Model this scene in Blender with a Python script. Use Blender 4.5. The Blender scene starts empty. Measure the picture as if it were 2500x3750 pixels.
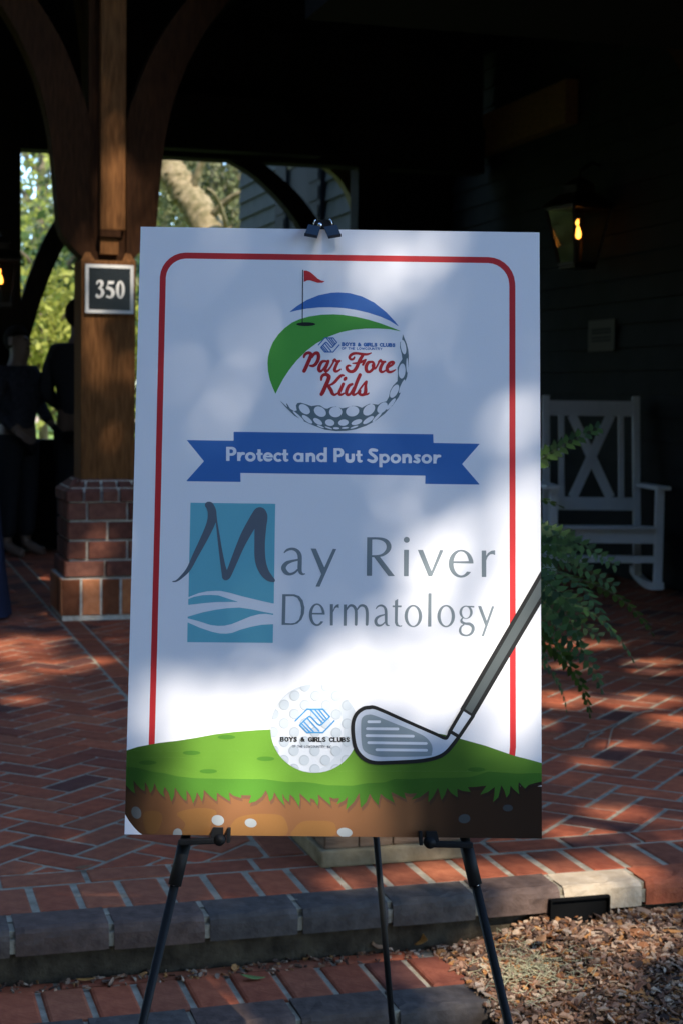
import bpy, bmesh, math, random
import numpy as np
from mathutils import Vector, Matrix
from mathutils.geometry import tessellate_polygon
random.seed(7); RNG = np.random.default_rng(7)
R = math.radians
scn = bpy.context.scene
col = scn.collection

# ------------------------------------------------------------------ camera
FPX, PITCH, ROLL, CAMZ = 6000.0, R(4.05), R(0.72), 1.2
cam_d = bpy.data.cameras.new('camera')
cam_d.sensor_fit = 'VERTICAL'; cam_d.sensor_height = 22.3; cam_d.sensor_width = 14.9
cam_d.lens = FPX / 3750 * 22.3
cam_d.clip_start = 0.05; cam_d.clip_end = 3000
cam_d.dof.use_dof = True; cam_d.dof.focus_distance = 2.42; cam_d.dof.aperture_fstop = 6.3
cam = bpy.data.objects.new('camera', cam_d); col.objects.link(cam)
cam.matrix_world = Matrix.Translation((0, 0, CAMZ)) @ Matrix.Rotation(R(90) - PITCH, 4, 'X') @ Matrix.Rotation(ROLL, 4, 'Z')
scn.camera = cam

# ------------------------------------------------------------------ sky, sun, exposure
SUN_AZ, SUN_EL = R(27), R(45)                     # sun behind the camera, to its right
SUN = Vector((math.sin(SUN_AZ) * math.cos(SUN_EL), -math.cos(SUN_AZ) * math.cos(SUN_EL), math.sin(SUN_EL)))
world = bpy.data.worlds.new('World'); scn.world = world; world.use_nodes = True
wn = world.node_tree.nodes; wl = world.node_tree.links
bg = wn['Background']; bg.inputs['Strength'].default_value = 0.15
sky = wn.new('ShaderNodeTexSky'); sky.sky_type = 'NISHITA'; sky.sun_disc = False
sky.sun_elevation = SUN_EL; sky.sun_rotation = R(180) - SUN_AZ; sky.dust_density = 0.1; sky.ozone_density = 3.5; sky.altitude = 1500
wl.new(sky.outputs[0], bg.inputs['Color'])
sun_d = bpy.data.lights.new('sun', 'SUN'); sun_d.energy = 2.15; sun_d.angle = R(0.45); sun_d.color = (1.0, 0.93, 0.82)
sun = bpy.data.objects.new('sun', sun_d); col.objects.link(sun)
sun.rotation_euler = (-SUN).to_track_quat('-Z', 'Y').to_euler(); sun.location = (6, -12, 14)
scn.view_settings.view_transform = 'Standard'; scn.view_settings.look = 'None'
scn.view_settings.gamma = 1.0; scn.view_settings.exposure = 1.95; scn.view_settings.use_curve_mapping = False

# ------------------------------------------------------------------ pixel / frame helpers
def ray(x, y):
    a, b = (x - 1250) / FPX, -(y - 1875) / FPX
    c, s = math.cos(ROLL), math.sin(ROLL)
    a, b = c * a - s * b, s * a + c * b
    return Vector((a, math.cos(PITCH) + b * math.sin(PITCH), -math.sin(PITCH) + b * math.cos(PITCH)))
def onz(x, y, z=0.0):
    r = ray(x, y); return r * ((z - CAMZ) / r.z) + Vector((0, 0, CAMZ))
def ony(x, y, Y):
    r = ray(x, y); return r * (Y / r.y) + Vector((0, 0, CAMZ))
ANG = R(16.5); CA, SA = math.cos(ANG), math.sin(ANG)
def uv(u, v, z=0.0): return Vector((u * CA - v * SA, u * SA + v * CA, z))
def touv(p): return (p[0] * CA + p[1] * SA, -p[0] * SA + p[1] * CA)
def onv(x, y, v):                                   # pixel -> point on the vertical plane v = const
    r = ray(x, y); t = v / (-r.x * SA + r.y * CA); return r * t + Vector((0, 0, CAMZ))

# ------------------------------------------------------------------ object helpers
def tag(o, label=None, cat=None, group=None, kind=None):
    if label: o['label'] = label
    if cat: o['category'] = cat
    if group: o['group'] = group
    if kind: o['kind'] = kind
    return o
def empty(name, loc=(0, 0, 0), rz=0.0):
    o = bpy.data.objects.new(name, None); col.objects.link(o)
    o.location = loc; o.rotation_euler = (0, 0, rz); o.empty_display_size = 0.05
    return o
def link(name, me, m=None, parent=None, smooth=False):
    if m is not None and not me.materials: me.materials.append(m)
    if smooth: me.polygons.foreach_set('use_smooth', [True] * len(me.polygons))
    o = bpy.data.objects.new(name, me); col.objects.link(o)
    if parent is not None: o.parent = parent
    return o
def mesh(name, verts, faces, m=None):
    me = bpy.data.meshes.new(name); me.from_pydata([tuple(v) for v in verts], [], faces); me.update()
    if m is not None: me.materials.append(m)
    return me

class MB:
    """collects shapes into one mesh"""
    def __init__(s): s.v = []; s.f = []
    def add(s, vs, fs, M=None):
        n = len(s.v)
        s.v += [tuple(M @ Vector(v)) if M is not None else tuple(v) for v in vs]
        s.f += [tuple(i + n for i in f) for f in fs]; return s
    def box(s, a, b, M=None, bev=0.0):
        (x0, y0, z0), (x1, y1, z1) = a, b
        if bev <= 0:
            vs = [(x0,y0,z0),(x1,y0,z0),(x1,y1,z0),(x0,y1,z0),(x0,y0,z1),(x1,y0,z1),(x1,y1,z1),(x0,y1,z1)]
            return s.add(vs, [(0,3,2,1),(4,5,6,7),(0,1,5,4),(1,2,6,5),(2,3,7,6),(3,0,4,7)], M)
        bm = bmesh.new(); bmesh.ops.create_cube(bm, size=1)
        for v in bm.verts: v.co = ((x0+x1)/2 + v.co.x*(x1-x0), (y0+y1)/2 + v.co.y*(y1-y0), (z0+z1)/2 + v.co.z*(z1-z0))
        bmesh.ops.bevel(bm, geom=bm.edges[:], offset=bev, segments=2, affect='EDGES', profile=.6)
        bm.verts.index_update(); vs = [v.co.copy() for v in bm.verts]; fs = [[v.index for v in f.verts] for f in bm.faces]; bm.free()
        return s.add(vs, fs, M)
    def bar(s, p, q, w, h, up=(0, 0, 1), bev=0.0):
        p, q = Vector(p), Vector(q); d = q - p; L = d.length; d.normalize(); up = Vector(up)
        x = d.cross(up)
        if x.length < 1e-4: x = d.cross(Vector((0, 1, 0)))
        x.normalize(); z = x.cross(d)
        M = Matrix(((x.x, d.x, z.x, p.x), (x.y, d.y, z.y, p.y), (x.z, d.z, z.z, p.z), (0, 0, 0, 1)))
        return s.box((-w/2, 0, -h/2), (w/2, L, h/2), M, bev)
    def tube(s, pts, rad, n=8, cap=True):
        pts = [Vector(p) for p in pts]; rad = list(rad) if hasattr(rad, '__len__') else [rad] * len(pts)
        base = len(s.v); prev = None
        for i, p in enumerate(pts):
            d = (pts[min(i+1, len(pts)-1)] - pts[max(i-1, 0)]).normalized()
            if prev is None:
                a = d.cross(Vector((0, 0, 1)));  a = a if a.length > .05 else d.cross(Vector((1, 0, 0)))
            else: a = prev - d * prev.dot(d)
            a.normalize(); prev = a; b = d.cross(a)
            for k in range(n):
                t = 2 * math.pi * k / n
                s.v.append(tuple(p + (a * math.cos(t) + b * math.sin(t)) * rad[i]))
        for i in range(len(pts) - 1):
            for k in range(n):
                k2 = (k + 1) % n
                s.f.append((base+i*n+k, base+i*n+k2, base+(i+1)*n+k2, base+(i+1)*n+k))
        if cap:
            s.f.append(tuple(base + k for k in range(n))[::-1]); s.f.append(tuple(base + (len(pts)-1)*n + k for k in range(n)))
        return s
    def prism(s, poly, h0, h1, M=None):              # poly in xy, extruded in z
        n = len(poly); vs = [(x, y, h0) for x, y in poly] + [(x, y, h1) for x, y in poly]
        fs = [tuple(range(n))[::-1], tuple(range(n, 2*n))] + [(i, (i+1) % n, n+(i+1) % n, n+i) for i in range(n)]
        return s.add(vs, fs, M)
    def build(s, name, m, parent=None, smooth=False):
        return link(name, mesh(name, s.v, s.f, m), None, parent, smooth)

# ------------------------------------------------------------------ materials
def newmat(name):
    m = bpy.data.materials.new(name); m.use_nodes = True
    return m, m.node_tree.nodes, m.node_tree.links, m.node_tree.nodes['Principled BSDF']
def plain(name, c, rough=.6, spec=.3, metal=0.0):
    m, n, l, b = newmat(name)
    b.inputs['Base Color'].default_value = (*c, 1); b.inputs['Roughness'].default_value = rough
    b.inputs['Specular IOR Level'].default_value = spec; b.inputs['Metallic'].default_value = metal
    return m
def noisy(name, c0, c1, scale=20, rough=.7, spec=.3, bump=0.0, bscale=None, stretch=None, detail=5, metal=0.0, coords='Object', rnd=None):
    """two-colour procedural noise with optional stretch (grain), bump and per-island / per-object tint"""
    m, n, l, b = newmat(name)
    tc = n.new('ShaderNodeTexCoord'); mp = n.new('ShaderNodeMapping'); l.new(tc.outputs[coords], mp.inputs[0])
    if stretch: mp.inputs['Scale'].default_value = stretch
    nz = n.new('ShaderNodeTexNoise'); nz.inputs['Scale'].default_value = scale; nz.inputs['Detail'].default_value = detail
    l.new(mp.outputs[0], nz.inputs['Vector'])
    rp = n.new('ShaderNodeValToRGB'); rp.color_ramp.elements[0].position = .3; rp.color_ramp.elements[1].position = .7
    rp.color_ramp.elements[0].color = (*c0, 1); rp.color_ramp.elements[1].color = (*c1, 1)
    l.new(nz.outputs['Fac'], rp.inputs[0]); out = rp.outputs[0]
    if rnd:
        src, cols = rnd
        if src == 'island': g = n.new('ShaderNodeNewGeometry').outputs['Random Per Island']
        else: g = n.new('ShaderNodeObjectInfo').outputs['Random']
        r2 = n.new('ShaderNodeValToRGB'); r2.color_ramp.interpolation = 'CONSTANT' if src != 'islandsoft' else 'LINEAR'
        e = r2.color_ramp.elements
        while len(e) < len(cols): e.new(.5)
        for k, c in enumerate(cols): e[k].position = k / len(cols); e[k].color = (*c, 1)
        l.new(g, r2.inputs[0])
        mx = n.new('ShaderNodeMixRGB'); mx.blend_type = 'MULTIPLY'; mx.inputs[0].default_value = 1
        l.new(out, mx.inputs[1]); l.new(r2.outputs[0], mx.inputs[2]); out = mx.outputs[0]
    l.new(out, b.inputs['Base Color'])
    b.inputs['Roughness'].default_value = rough; b.inputs['Specular IOR Level'].default_value = spec; b.inputs['Metallic'].default_value = metal
    if bump:
        bp = n.new('ShaderNodeBump'); bp.inputs['Strength'].default_value = bump; bp.inputs['Distance'].default_value = .004
        nb = n.new('ShaderNodeTexNoise'); nb.inputs['Scale'].default_value = bscale or scale * 3; nb.inputs['Detail'].default_value = 6
        l.new(mp.outputs[0], nb.inputs['Vector']); l.new(nb.outputs['Fac'], bp.inputs['Height']); l.new(bp.outputs[0], b.inputs['Normal'])
    return m
def leafmat(name, cols, rough=.5, trans=.35, src='island'):
    m, n, l, b = newmat(name)
    g = n.new('ShaderNodeNewGeometry').outputs['Random Per Island'] if src == 'island' else n.new('ShaderNodeObjectInfo').outputs['Random']
    r = n.new('ShaderNodeValToRGB'); e = r.color_ramp.elements
    while len(e) < len(cols): e.new(.5)
    for k, c in enumerate(cols): e[k].position = k / max(1, len(cols) - 1); e[k].color = (*c, 1)
    l.new(g, r.inputs[0]); l.new(r.outputs[0], b.inputs['Base Color'])
    b.inputs['Roughness'].default_value = rough; b.inputs['Specular IOR Level'].default_value = .25
    if trans:
        t = n.new('ShaderNodeBsdfTranslucent'); l.new(r.outputs[0], t.inputs['Color'])
        mx = n.new('ShaderNodeMixShader'); mx.inputs[0].default_value = trans
        l.new(b.outputs[0], mx.inputs[1]); l.new(t.outputs[0], mx.inputs[2]); l.new(mx.outputs[0], n['Material Output'].inputs['Surface'])
    return m
# ================================================================== THE SIGN
# board pose (fitted once to a 24 x 36 inch board), expressed in the camera's axes, then turned into the world
def camtoworld(M):
    B = Matrix(((1,0,0,0),(0,0,-1,0),(0,1,0,0),(0,0,0,1)))            # x right, y forward, z up -> blender camera axes
    B = Matrix(((1,0,0,0),(0,0,1,0),(0,-1,0,0),(0,0,0,1)))
    return cam.matrix_world @ B @ M
BW, BH = 0.6096, 0.9144
RX, RY, RZ, TX, TZ, TD = -0.122493, 0.012479, 0.011919, -0.011687, -0.474878, 2.39781
SIGN_M = camtoworld(Matrix.Translation((TX, TD, TZ)) @ Matrix.Rotation(RZ, 4, 'Z') @ Matrix.Rotation(RY, 4, 'Y') @ Matrix.Rotation(RX, 4, 'X'))
# flat print is laid out from its place on the board: photo corner pixels -> board metres
def homography(src, dst):
    A = []
    for (x, y), (X, Y) in zip(src, dst):
        A.append([x, y, 1, 0, 0, 0, -X*x, -X*y, -X]); A.append([0, 0, 0, x, y, 1, -Y*x, -Y*y, -Y])
    return np.linalg.svd(np.array(A, float))[2][-1].reshape(3, 3)
HB = homography([(517,830),(1973,851),(1982,3071),(457,3056)], [(-BW/2,BH),(BW/2,BH),(BW/2,0),(-BW/2,0)])
def tob(P):
    P = np.atleast_2d(np.asarray(P, float)); q = np.c_[P, np.ones(len(P))] @ HB.T
    return q[:, :2] / q[:, 2:]
def Zm(x0, y0, s):
    def f(pts):
        out = []
        for p in pts:
            p = tuple(p); out.append((x0 + p[0]/s, y0 + p[1]/s) + ((p[2]/s,) if len(p) > 2 else ()))
        return out
    return f
def catmull(pts, n=6, closed=False):
    P = np.array(pts, float); N = len(P); out = []
    rng = range(N) if closed else range(N - 1)
    for i in rng:
        if closed: p0, p1, p2, p3 = P[(i-1) % N], P[i], P[(i+1) % N], P[(i+2) % N]
        else: p0, p1, p2, p3 = P[max(i-1, 0)], P[i], P[i+1], P[min(i+2, N-1)]
        for t in np.linspace(0, 1, n, endpoint=False):
            out.append(.5*((2*p1)+(-p0+p2)*t+(2*p0-5*p1+4*p2-p3)*t*t+(-p0+3*p1-3*p2+p3)*t**3))
    if not closed: out.append(P[-1])
    return np.array(out)

class Art:
    """signed field of printed shapes -> clean flat mesh (marching squares, no overlapping faces)"""
    def __init__(s): s.ops = []
    def stroke(s, pts, r=None, smooth=True, op='+'):
        P = np.array([tuple(p) if len(p) > 2 else (*p, r) for p in pts], float)
        if smooth and len(P) > 2: P = catmull(P, 5)
        s.ops.append((op, 's', P)); return s
    def poly(s, pts, smooth=False, op='+'):
        P = np.array([p[:2] for p in pts], float)
        if smooth: P = catmull(P, 5, True)
        s.ops.append((op, 'p', P)); return s
    def ell(s, cx, cy, rx, ry, ang=0, op='+'): s.ops.append((op, 'e', (cx, cy, rx, ry, R(ang)))); return s
    def bounds(s):
        lo, hi = [], []
        for op, k, d in s.ops:
            if op != '+': continue
            if k == 's': lo.append((d[:, :2] - d[:, 2:]).min(0)); hi.append((d[:, :2] + d[:, 2:]).max(0))
            elif k == 'p': lo.append(d.min(0)); hi.append(d.max(0))
            else: m = max(d[2], d[3]); lo.append((d[0]-m, d[1]-m)); hi.append((d[0]+m, d[1]+m))
        return np.min(lo, 0) - 3, np.max(hi, 0) + 3
    def field(s, X, Y):
        F = np.full(X.shape, 1e3); xs, ys = X[0], Y[:, 0]
        for op, k, d in s.ops:
            if k == 's': lo = (d[:, :2]-d[:, 2:]).min(0)-6; hi = (d[:, :2]+d[:, 2:]).max(0)+6
            elif k == 'p': lo = d.min(0)-6; hi = d.max(0)+6
            else: m = max(d[2], d[3])+6; lo = (d[0]-m, d[1]-m); hi = (d[0]+m, d[1]+m)
            i0, i1 = np.searchsorted(xs, [lo[0], hi[0]]); j0, j1 = np.searchsorted(ys, [lo[1], hi[1]])
            if op == '&': i0, i1, j0, j1 = 0, len(xs), 0, len(ys)
            if i1 <= i0 or j1 <= j0: continue
            x, y = X[j0:j1, i0:i1], Y[j0:j1, i0:i1]
            if k == 's':
                f = np.full(x.shape, 1e3)
                for a, b in zip(d[:-1], d[1:]):
                    dx, dy = b[0]-a[0], b[1]-a[1]; L = dx*dx+dy*dy+1e-9
                    t = np.clip(((x-a[0])*dx+(y-a[1])*dy)/L, 0, 1)
                    f = np.minimum(f, np.hypot(x-a[0]-t*dx, y-a[1]-t*dy) - (a[2]+t*(b[2]-a[2])))
            elif k == 'p':
                f = np.full(x.shape, 1e6); ins = np.zeros(x.shape, bool)
                for a, b in zip(d, np.roll(d, -1, 0)):
                    dx, dy = b[0]-a[0], b[1]-a[1]; L = dx*dx+dy*dy+1e-9
                    t = np.clip(((x-a[0])*dx+(y-a[1])*dy)/L, 0, 1)
                    f = np.minimum(f, (x-a[0]-t*dx)**2+(y-a[1]-t*dy)**2)
                    if abs(dy) > 1e-9: ins ^= ((a[1] > y) != (b[1] > y)) & (x < dx*(y-a[1])/dy+a[0])
                f = np.sqrt(f); f[ins] *= -1
            else:
                cx, cy, rx, ry, an = d; c, q = math.cos(an), math.sin(an)
                px = ((x-cx)*c+(y-cy)*q)/rx; py = (-(x-cx)*q+(y-cy)*c)/ry
                f = (np.hypot(px, py)-1)*min(rx, ry)
            S = F[j0:j1, i0:i1]
            F[j0:j1, i0:i1] = np.minimum(S, f) if op == '+' else np.maximum(S, -f) if op == '-' else np.maximum(S, f)
        return F
    def mesh(s, name, res, conv):
        lo, hi = s.bounds(); nx, ny = int((hi[0]-lo[0])/res)+2, int((hi[1]-lo[1])/res)+2
        xs, ys = lo[0]+np.arange(nx)*res, lo[1]+np.arange(ny)*res
        X, Y = np.meshgrid(xs, ys); F = s.field(X, Y); F[np.abs(F) < 1e-4] = 1e-4
        I = F < 0; V = []; idx = {}; faces = []
        def vert(key, p):
            if key not in idx: idx[key] = len(V); V.append(p)
            return idx[key]
        def corner(i, j): return vert(('c', i, j), (xs[i], ys[j]))
        def edge(i0, j0, i1, j1):
            if (i1, j1) < (i0, j0): i0, j0, i1, j1 = i1, j1, i0, j0
            a, b = F[j0, i0], F[j1, i1]; t = a/(a-b)
            return vert((i0, j0, i1, j1), (xs[i0]+t*(xs[i1]-xs[i0]), ys[j0]+t*(ys[j1]-ys[j0])))
        cnt = I[:-1, :-1].astype(int)+I[1:, :-1]+I[:-1, 1:]+I[1:, 1:]
        for j, i in zip(*np.nonzero((cnt > 0) & (cnt < 4))):
            cs = [(i, j), (i+1, j), (i+1, j+1), (i, j+1)]; ins = [I[q, p] for p, q in cs]
            if sum(ins) == 2 and ins[0] == ins[2]:
                for k in range(4):
                    if ins[k]: faces.append((corner(*cs[k]), edge(*cs[k], *cs[(k+1) % 4]), edge(*cs[(k-1) % 4], *cs[k])))
                continue
            poly = []
            for k in range(4):
                a, b = cs[k], cs[(k+1) % 4]
                if ins[k]: poly.append(corner(*a))
                if ins[k] != ins[(k+1) % 4]: poly.append(edge(*a, *b))
            faces.append(tuple(poly))
        full = cnt == 4                                   # merge full cells into rectangles (rows, then equal rows below)
        open_ = {}
        for j in range(ny - 1):
            row = full[j]; d = np.diff(np.r_[0, row.astype(int), 0]); runs = set(zip(np.nonzero(d == 1)[0], np.nonzero(d == -1)[0]))
            new = {}
            for r in runs: new[r] = open_.pop(r) if r in open_ else j
            for (a, b), j0 in open_.items(): faces.append((corner(a, j0), corner(b, j0), corner(b, j), corner(a, j)))
            open_ = new
        for (a, b), j0 in open_.items(): faces.append((corner(a, j0), corner(b, j0), corner(b, ny-1), corner(a, ny-1)))
        return mesh(name, conv(np.array(V)), [f for f in faces if len(set(f)) > 2])

sign = empty('sponsor_sign'); sign.matrix_world = SIGN_M
tag(sign, 'tall white printed golf sponsor board reading May River Dermatology standing on a black easel', 'sign')
LAY = 0.00016
def board_conv(layer):
    def f(V):
        B = tob(V); B[:, 0] = np.clip(B[:, 0], -BW/2, BW/2); B[:, 1] = np.clip(B[:, 1], 0, BH)
        return np.c_[B[:, 0], np.full(len(B), -LAY*layer), B[:, 1]]
    return f
def fix_normals(me):                                     # print faces the viewer (-y)
    if len(me.polygons):
        me.flip_normals() if sum(p.normal.y * p.area for p in me.polygons) > 0 else None
def printed(name, art, layer, m, res=1.6, parent=None, label=None):
    me = art.mesh(name, res, board_conv(layer)); fix_normals(me); o = link(name, me, m, parent or sign)
    if label: o['label'] = label
    return o

def inkmat(name, c, spec=.28, rough=.42, ramp=None):
    """printed ink; ramp = tone factors running from the left to the right edge of the board"""
    m, n, l, b = newmat(name)
    tc = n.new('ShaderNodeTexCoord'); nz = n.new('ShaderNodeTexNoise'); nz.inputs['Scale'].default_value = 900; nz.inputs['Detail'].default_value = 2
    l.new(tc.outputs['Object'], nz.inputs['Vector'])
    rp = n.new('ShaderNodeValToRGB'); e = rp.color_ramp.elements
    e[0].position = .25; e[0].color = tuple(x*.96 for x in c)+(1,); e[1].position = .78; e[1].color = tuple(min(1, x*1.03+.004) for x in c)+(1,)
    l.new(nz.outputs['Fac'], rp.inputs[0]); out_ = rp.outputs[0]
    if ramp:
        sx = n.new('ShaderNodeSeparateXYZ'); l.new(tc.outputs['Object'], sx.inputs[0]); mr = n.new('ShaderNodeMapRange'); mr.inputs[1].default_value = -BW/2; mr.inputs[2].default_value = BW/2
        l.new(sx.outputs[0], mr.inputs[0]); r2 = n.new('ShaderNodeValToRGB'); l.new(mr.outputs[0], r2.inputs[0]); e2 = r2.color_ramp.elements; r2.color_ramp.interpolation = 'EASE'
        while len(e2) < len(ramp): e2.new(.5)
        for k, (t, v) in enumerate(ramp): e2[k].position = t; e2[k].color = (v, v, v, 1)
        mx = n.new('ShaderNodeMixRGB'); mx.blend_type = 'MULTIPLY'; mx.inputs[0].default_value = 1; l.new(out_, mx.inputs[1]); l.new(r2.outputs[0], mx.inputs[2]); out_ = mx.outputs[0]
    l.new(out_, b.inputs['Base Color'])
    b.inputs['Roughness'].default_value = rough; b.inputs['Specular IOR Level'].default_value = spec
    return m
I_white = inkmat('print_white', (.83, .815, .835)); I_red = inkmat('ink_red', (.56, .028, .03)); I_script = inkmat('ink_deep_red', (.42, .018, .022))
I_blue = inkmat('ink_banner_blue', (.045, .15, .42)); I_sky = inkmat('ink_arc_blue', (.06, .17, .46)); I_green = inkmat('ink_logo_green', (.085, .36, .05))
I_slate = inkmat('ink_slate', (.13, .175, .19)); I_text = inkmat('ink_grey', (.20, .235, .25)); I_teal = inkmat('ink_teal', (.15, .45, .53))
I_mark = inkmat('ink_mark_slate', (.12, .14, .17)); I_black = inkmat('ink_black', (.012, .012, .012)); I_emblem = inkmat('ink_emblem_blue', (.06, .28, .56))
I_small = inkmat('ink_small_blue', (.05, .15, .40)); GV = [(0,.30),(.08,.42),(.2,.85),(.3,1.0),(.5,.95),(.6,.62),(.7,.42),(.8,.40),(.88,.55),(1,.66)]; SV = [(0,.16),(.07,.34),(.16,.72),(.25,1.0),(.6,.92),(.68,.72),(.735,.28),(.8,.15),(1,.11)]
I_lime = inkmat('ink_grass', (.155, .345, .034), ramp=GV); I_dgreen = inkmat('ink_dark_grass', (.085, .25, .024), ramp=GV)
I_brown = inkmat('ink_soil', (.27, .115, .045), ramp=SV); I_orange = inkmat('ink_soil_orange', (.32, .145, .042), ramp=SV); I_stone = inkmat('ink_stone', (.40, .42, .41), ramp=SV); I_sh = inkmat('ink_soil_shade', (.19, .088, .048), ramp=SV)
I_ball = inkmat('ink_ball', (.70, .72, .75)); I_dim = inkmat('ink_dimple', (.54, .585, .62)); I_dimsh = inkmat('ink_dimple_edge', (.46, .50, .535)); I_ballsh = inkmat('ink_ball_shade', (.60, .635, .67))
I_steel = inkmat('ink_steel', (.52, .56, .63)); I_face = inkmat('ink_clubface', (.235, .285, .31)); I_groove = inkmat('ink_groove', (.70, .72, .77)); I_shaft = inkmat('ink_shaft', (.085, .10, .10))
M_foam = noisy('foam_edge', (.72, .71, .70), (.8, .79, .78), 300, .8, .2)

# board body: front 24x36 in, 5 mm foam core, very slightly worn lower edge
mb = MB(); mb.box((-BW/2, 0, 0), (BW/2, .005, BH)); brd = mb.build('board', M_foam, sign)
a = Art(); fr = MB(); fr.add([(-BW/2,-LAY*.6,0),(BW/2,-LAY*.6,0),(BW/2,-LAY*.6,BH),(-BW/2,-LAY*.6,BH)], [(0,1,2,3)]); fr.build('face_sheet', I_white, sign)

# --- red frame line
def arc(cx, cy, rx, ry, a0, a1, n=8): return [(cx+rx*math.cos(R(t)), cy-ry*math.sin(R(t))) for t in np.linspace(a0, a1, n)]
path = [(556,2760),(578,1900),(598,1020)] + arc(683, 1020, 85, 84, 176, 92) + [(690,936),(1240,944),(1778,952)] + arc(1783, 1042, 90, 90, 88, 4) + [(1873.5,1050),(1874,1700),(1876,2735),(1872,2775)]
printed('border_line', Art().stroke(path, 11, smooth=False), 1, I_red)

# --- golf ball logo
z1 = Zm(900, 900, 2.24)
logo = printed('logo_sky_arc', Art().poly(z1([(357,545),(420,495),(500,445),(600,405),(700,385),(760,382),(850,388),(950,415),(1050,465),(1150,545),(1220,620),(1253,663),(1180,615),(1100,580),(1000,548),(900,525),(800,510),(700,504),(600,505),(500,515),(420,530)])), 1, I_sky)
printed('logo_green_hill', Art().poly(z1([(1277,703),(1200,672),(1100,635),(1000,605),(900,582),(800,567),(720,562),(620,565),(520,580),(440,603),(380,630),(320,675),(270,725),(225,790),(200,850),(185,910),(181,960),(185,1030),(200,1100),(222,1160),(246,1214),(270,1165),(310,1090),(360,1015),(420,940),(500,860),(580,800),(680,745),(780,708),(880,688),(980,679),(1080,678),(1180,684)])), 1, I_green)
s_ = 2.24
pin = Art().stroke(z1([(469,200),(465,636)]), 4/s_).ell(900+494/s_, 900+643/s_, 78/s_, 16/s_)
printed('logo_pin_and_cup', pin, 2, I_black, 1.0)
printed('logo_flag', Art().poly(z1([(478,203),(500,203),(530,215),(560,240),(590,268),(620,285),(650,290),(630,303),(590,303),(560,293),(530,284),(505,284),(478,297)])), 2, I_red, 1.0)
ball = Art().poly(z1([(275,1263),(330,1325),(400,1393),(480,1440),(560,1475),(650,1508),(740,1520),(820,1518),(900,1505),(985,1475),(1060,1435),(1135,1378),(1200,1310),(1250,1240),(1290,1150),(1318,1075),(1330,1000),(1333,900),(1328,850),(1315,800),(1285,725),
  (1278,770),(1263,790),(1260,830),(1275,890),(1280,930),(1258,962),(1240,1000),(1243,1050),(1240,1110),(1203,1148),(1180,1190),(1170,1240),(1150,1275),(1110,1285),(1080,1303),(1040,1297),(1010,1296),(980,1310),(950,1328),(910,1314),(870,1312),(830,1325),(790,1333),(740,1317),(700,1322),(670,1336),(650,1333),(610,1308),(580,1308),(540,1315),(500,1300),(450,1286),(425,1290),(413,1310),(420,1350),(400,1357),(365,1335),(340,1293),(333,1296),(345,1325)]))
for e in [(483,1340,52,33,40),(610,1360,53,38,33),(737,1363,52,43,0),(873,1357,54,42,-10),(1008,1345,56,38,-42),(1117,1327,52,33,-48),(1216,1192,60,28,-62),(1278,1027,62,28,-86),(1289,830,60,21,80),(1320,980,60,8,89),(1278,1152,60,13,-68),(1188,1297,58,15,-52),
          (433,1397,60,9,42),(505,1423,52,18,38),(592,1441,42,20,34),(690,1450,38,27,10),(800,1450,41,26,-6),(907,1446,45,20,-20),(1003,1429,52,19,-34),(1075,1403,56,11,-46),(614,1482,32,6,22),(680,1493,32,6,18),(743,1496,26,9,2),(813,1493,30,7,-4),(887,1487,34,7,-18)]:
    ball.ell(900+e[0]/s_, 900+e[1]/s_, e[2]/s_, e[3]/s_, e[4], op='-')
printed('logo_dimple_band', ball, 1, I_slate, 1.0)

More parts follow.
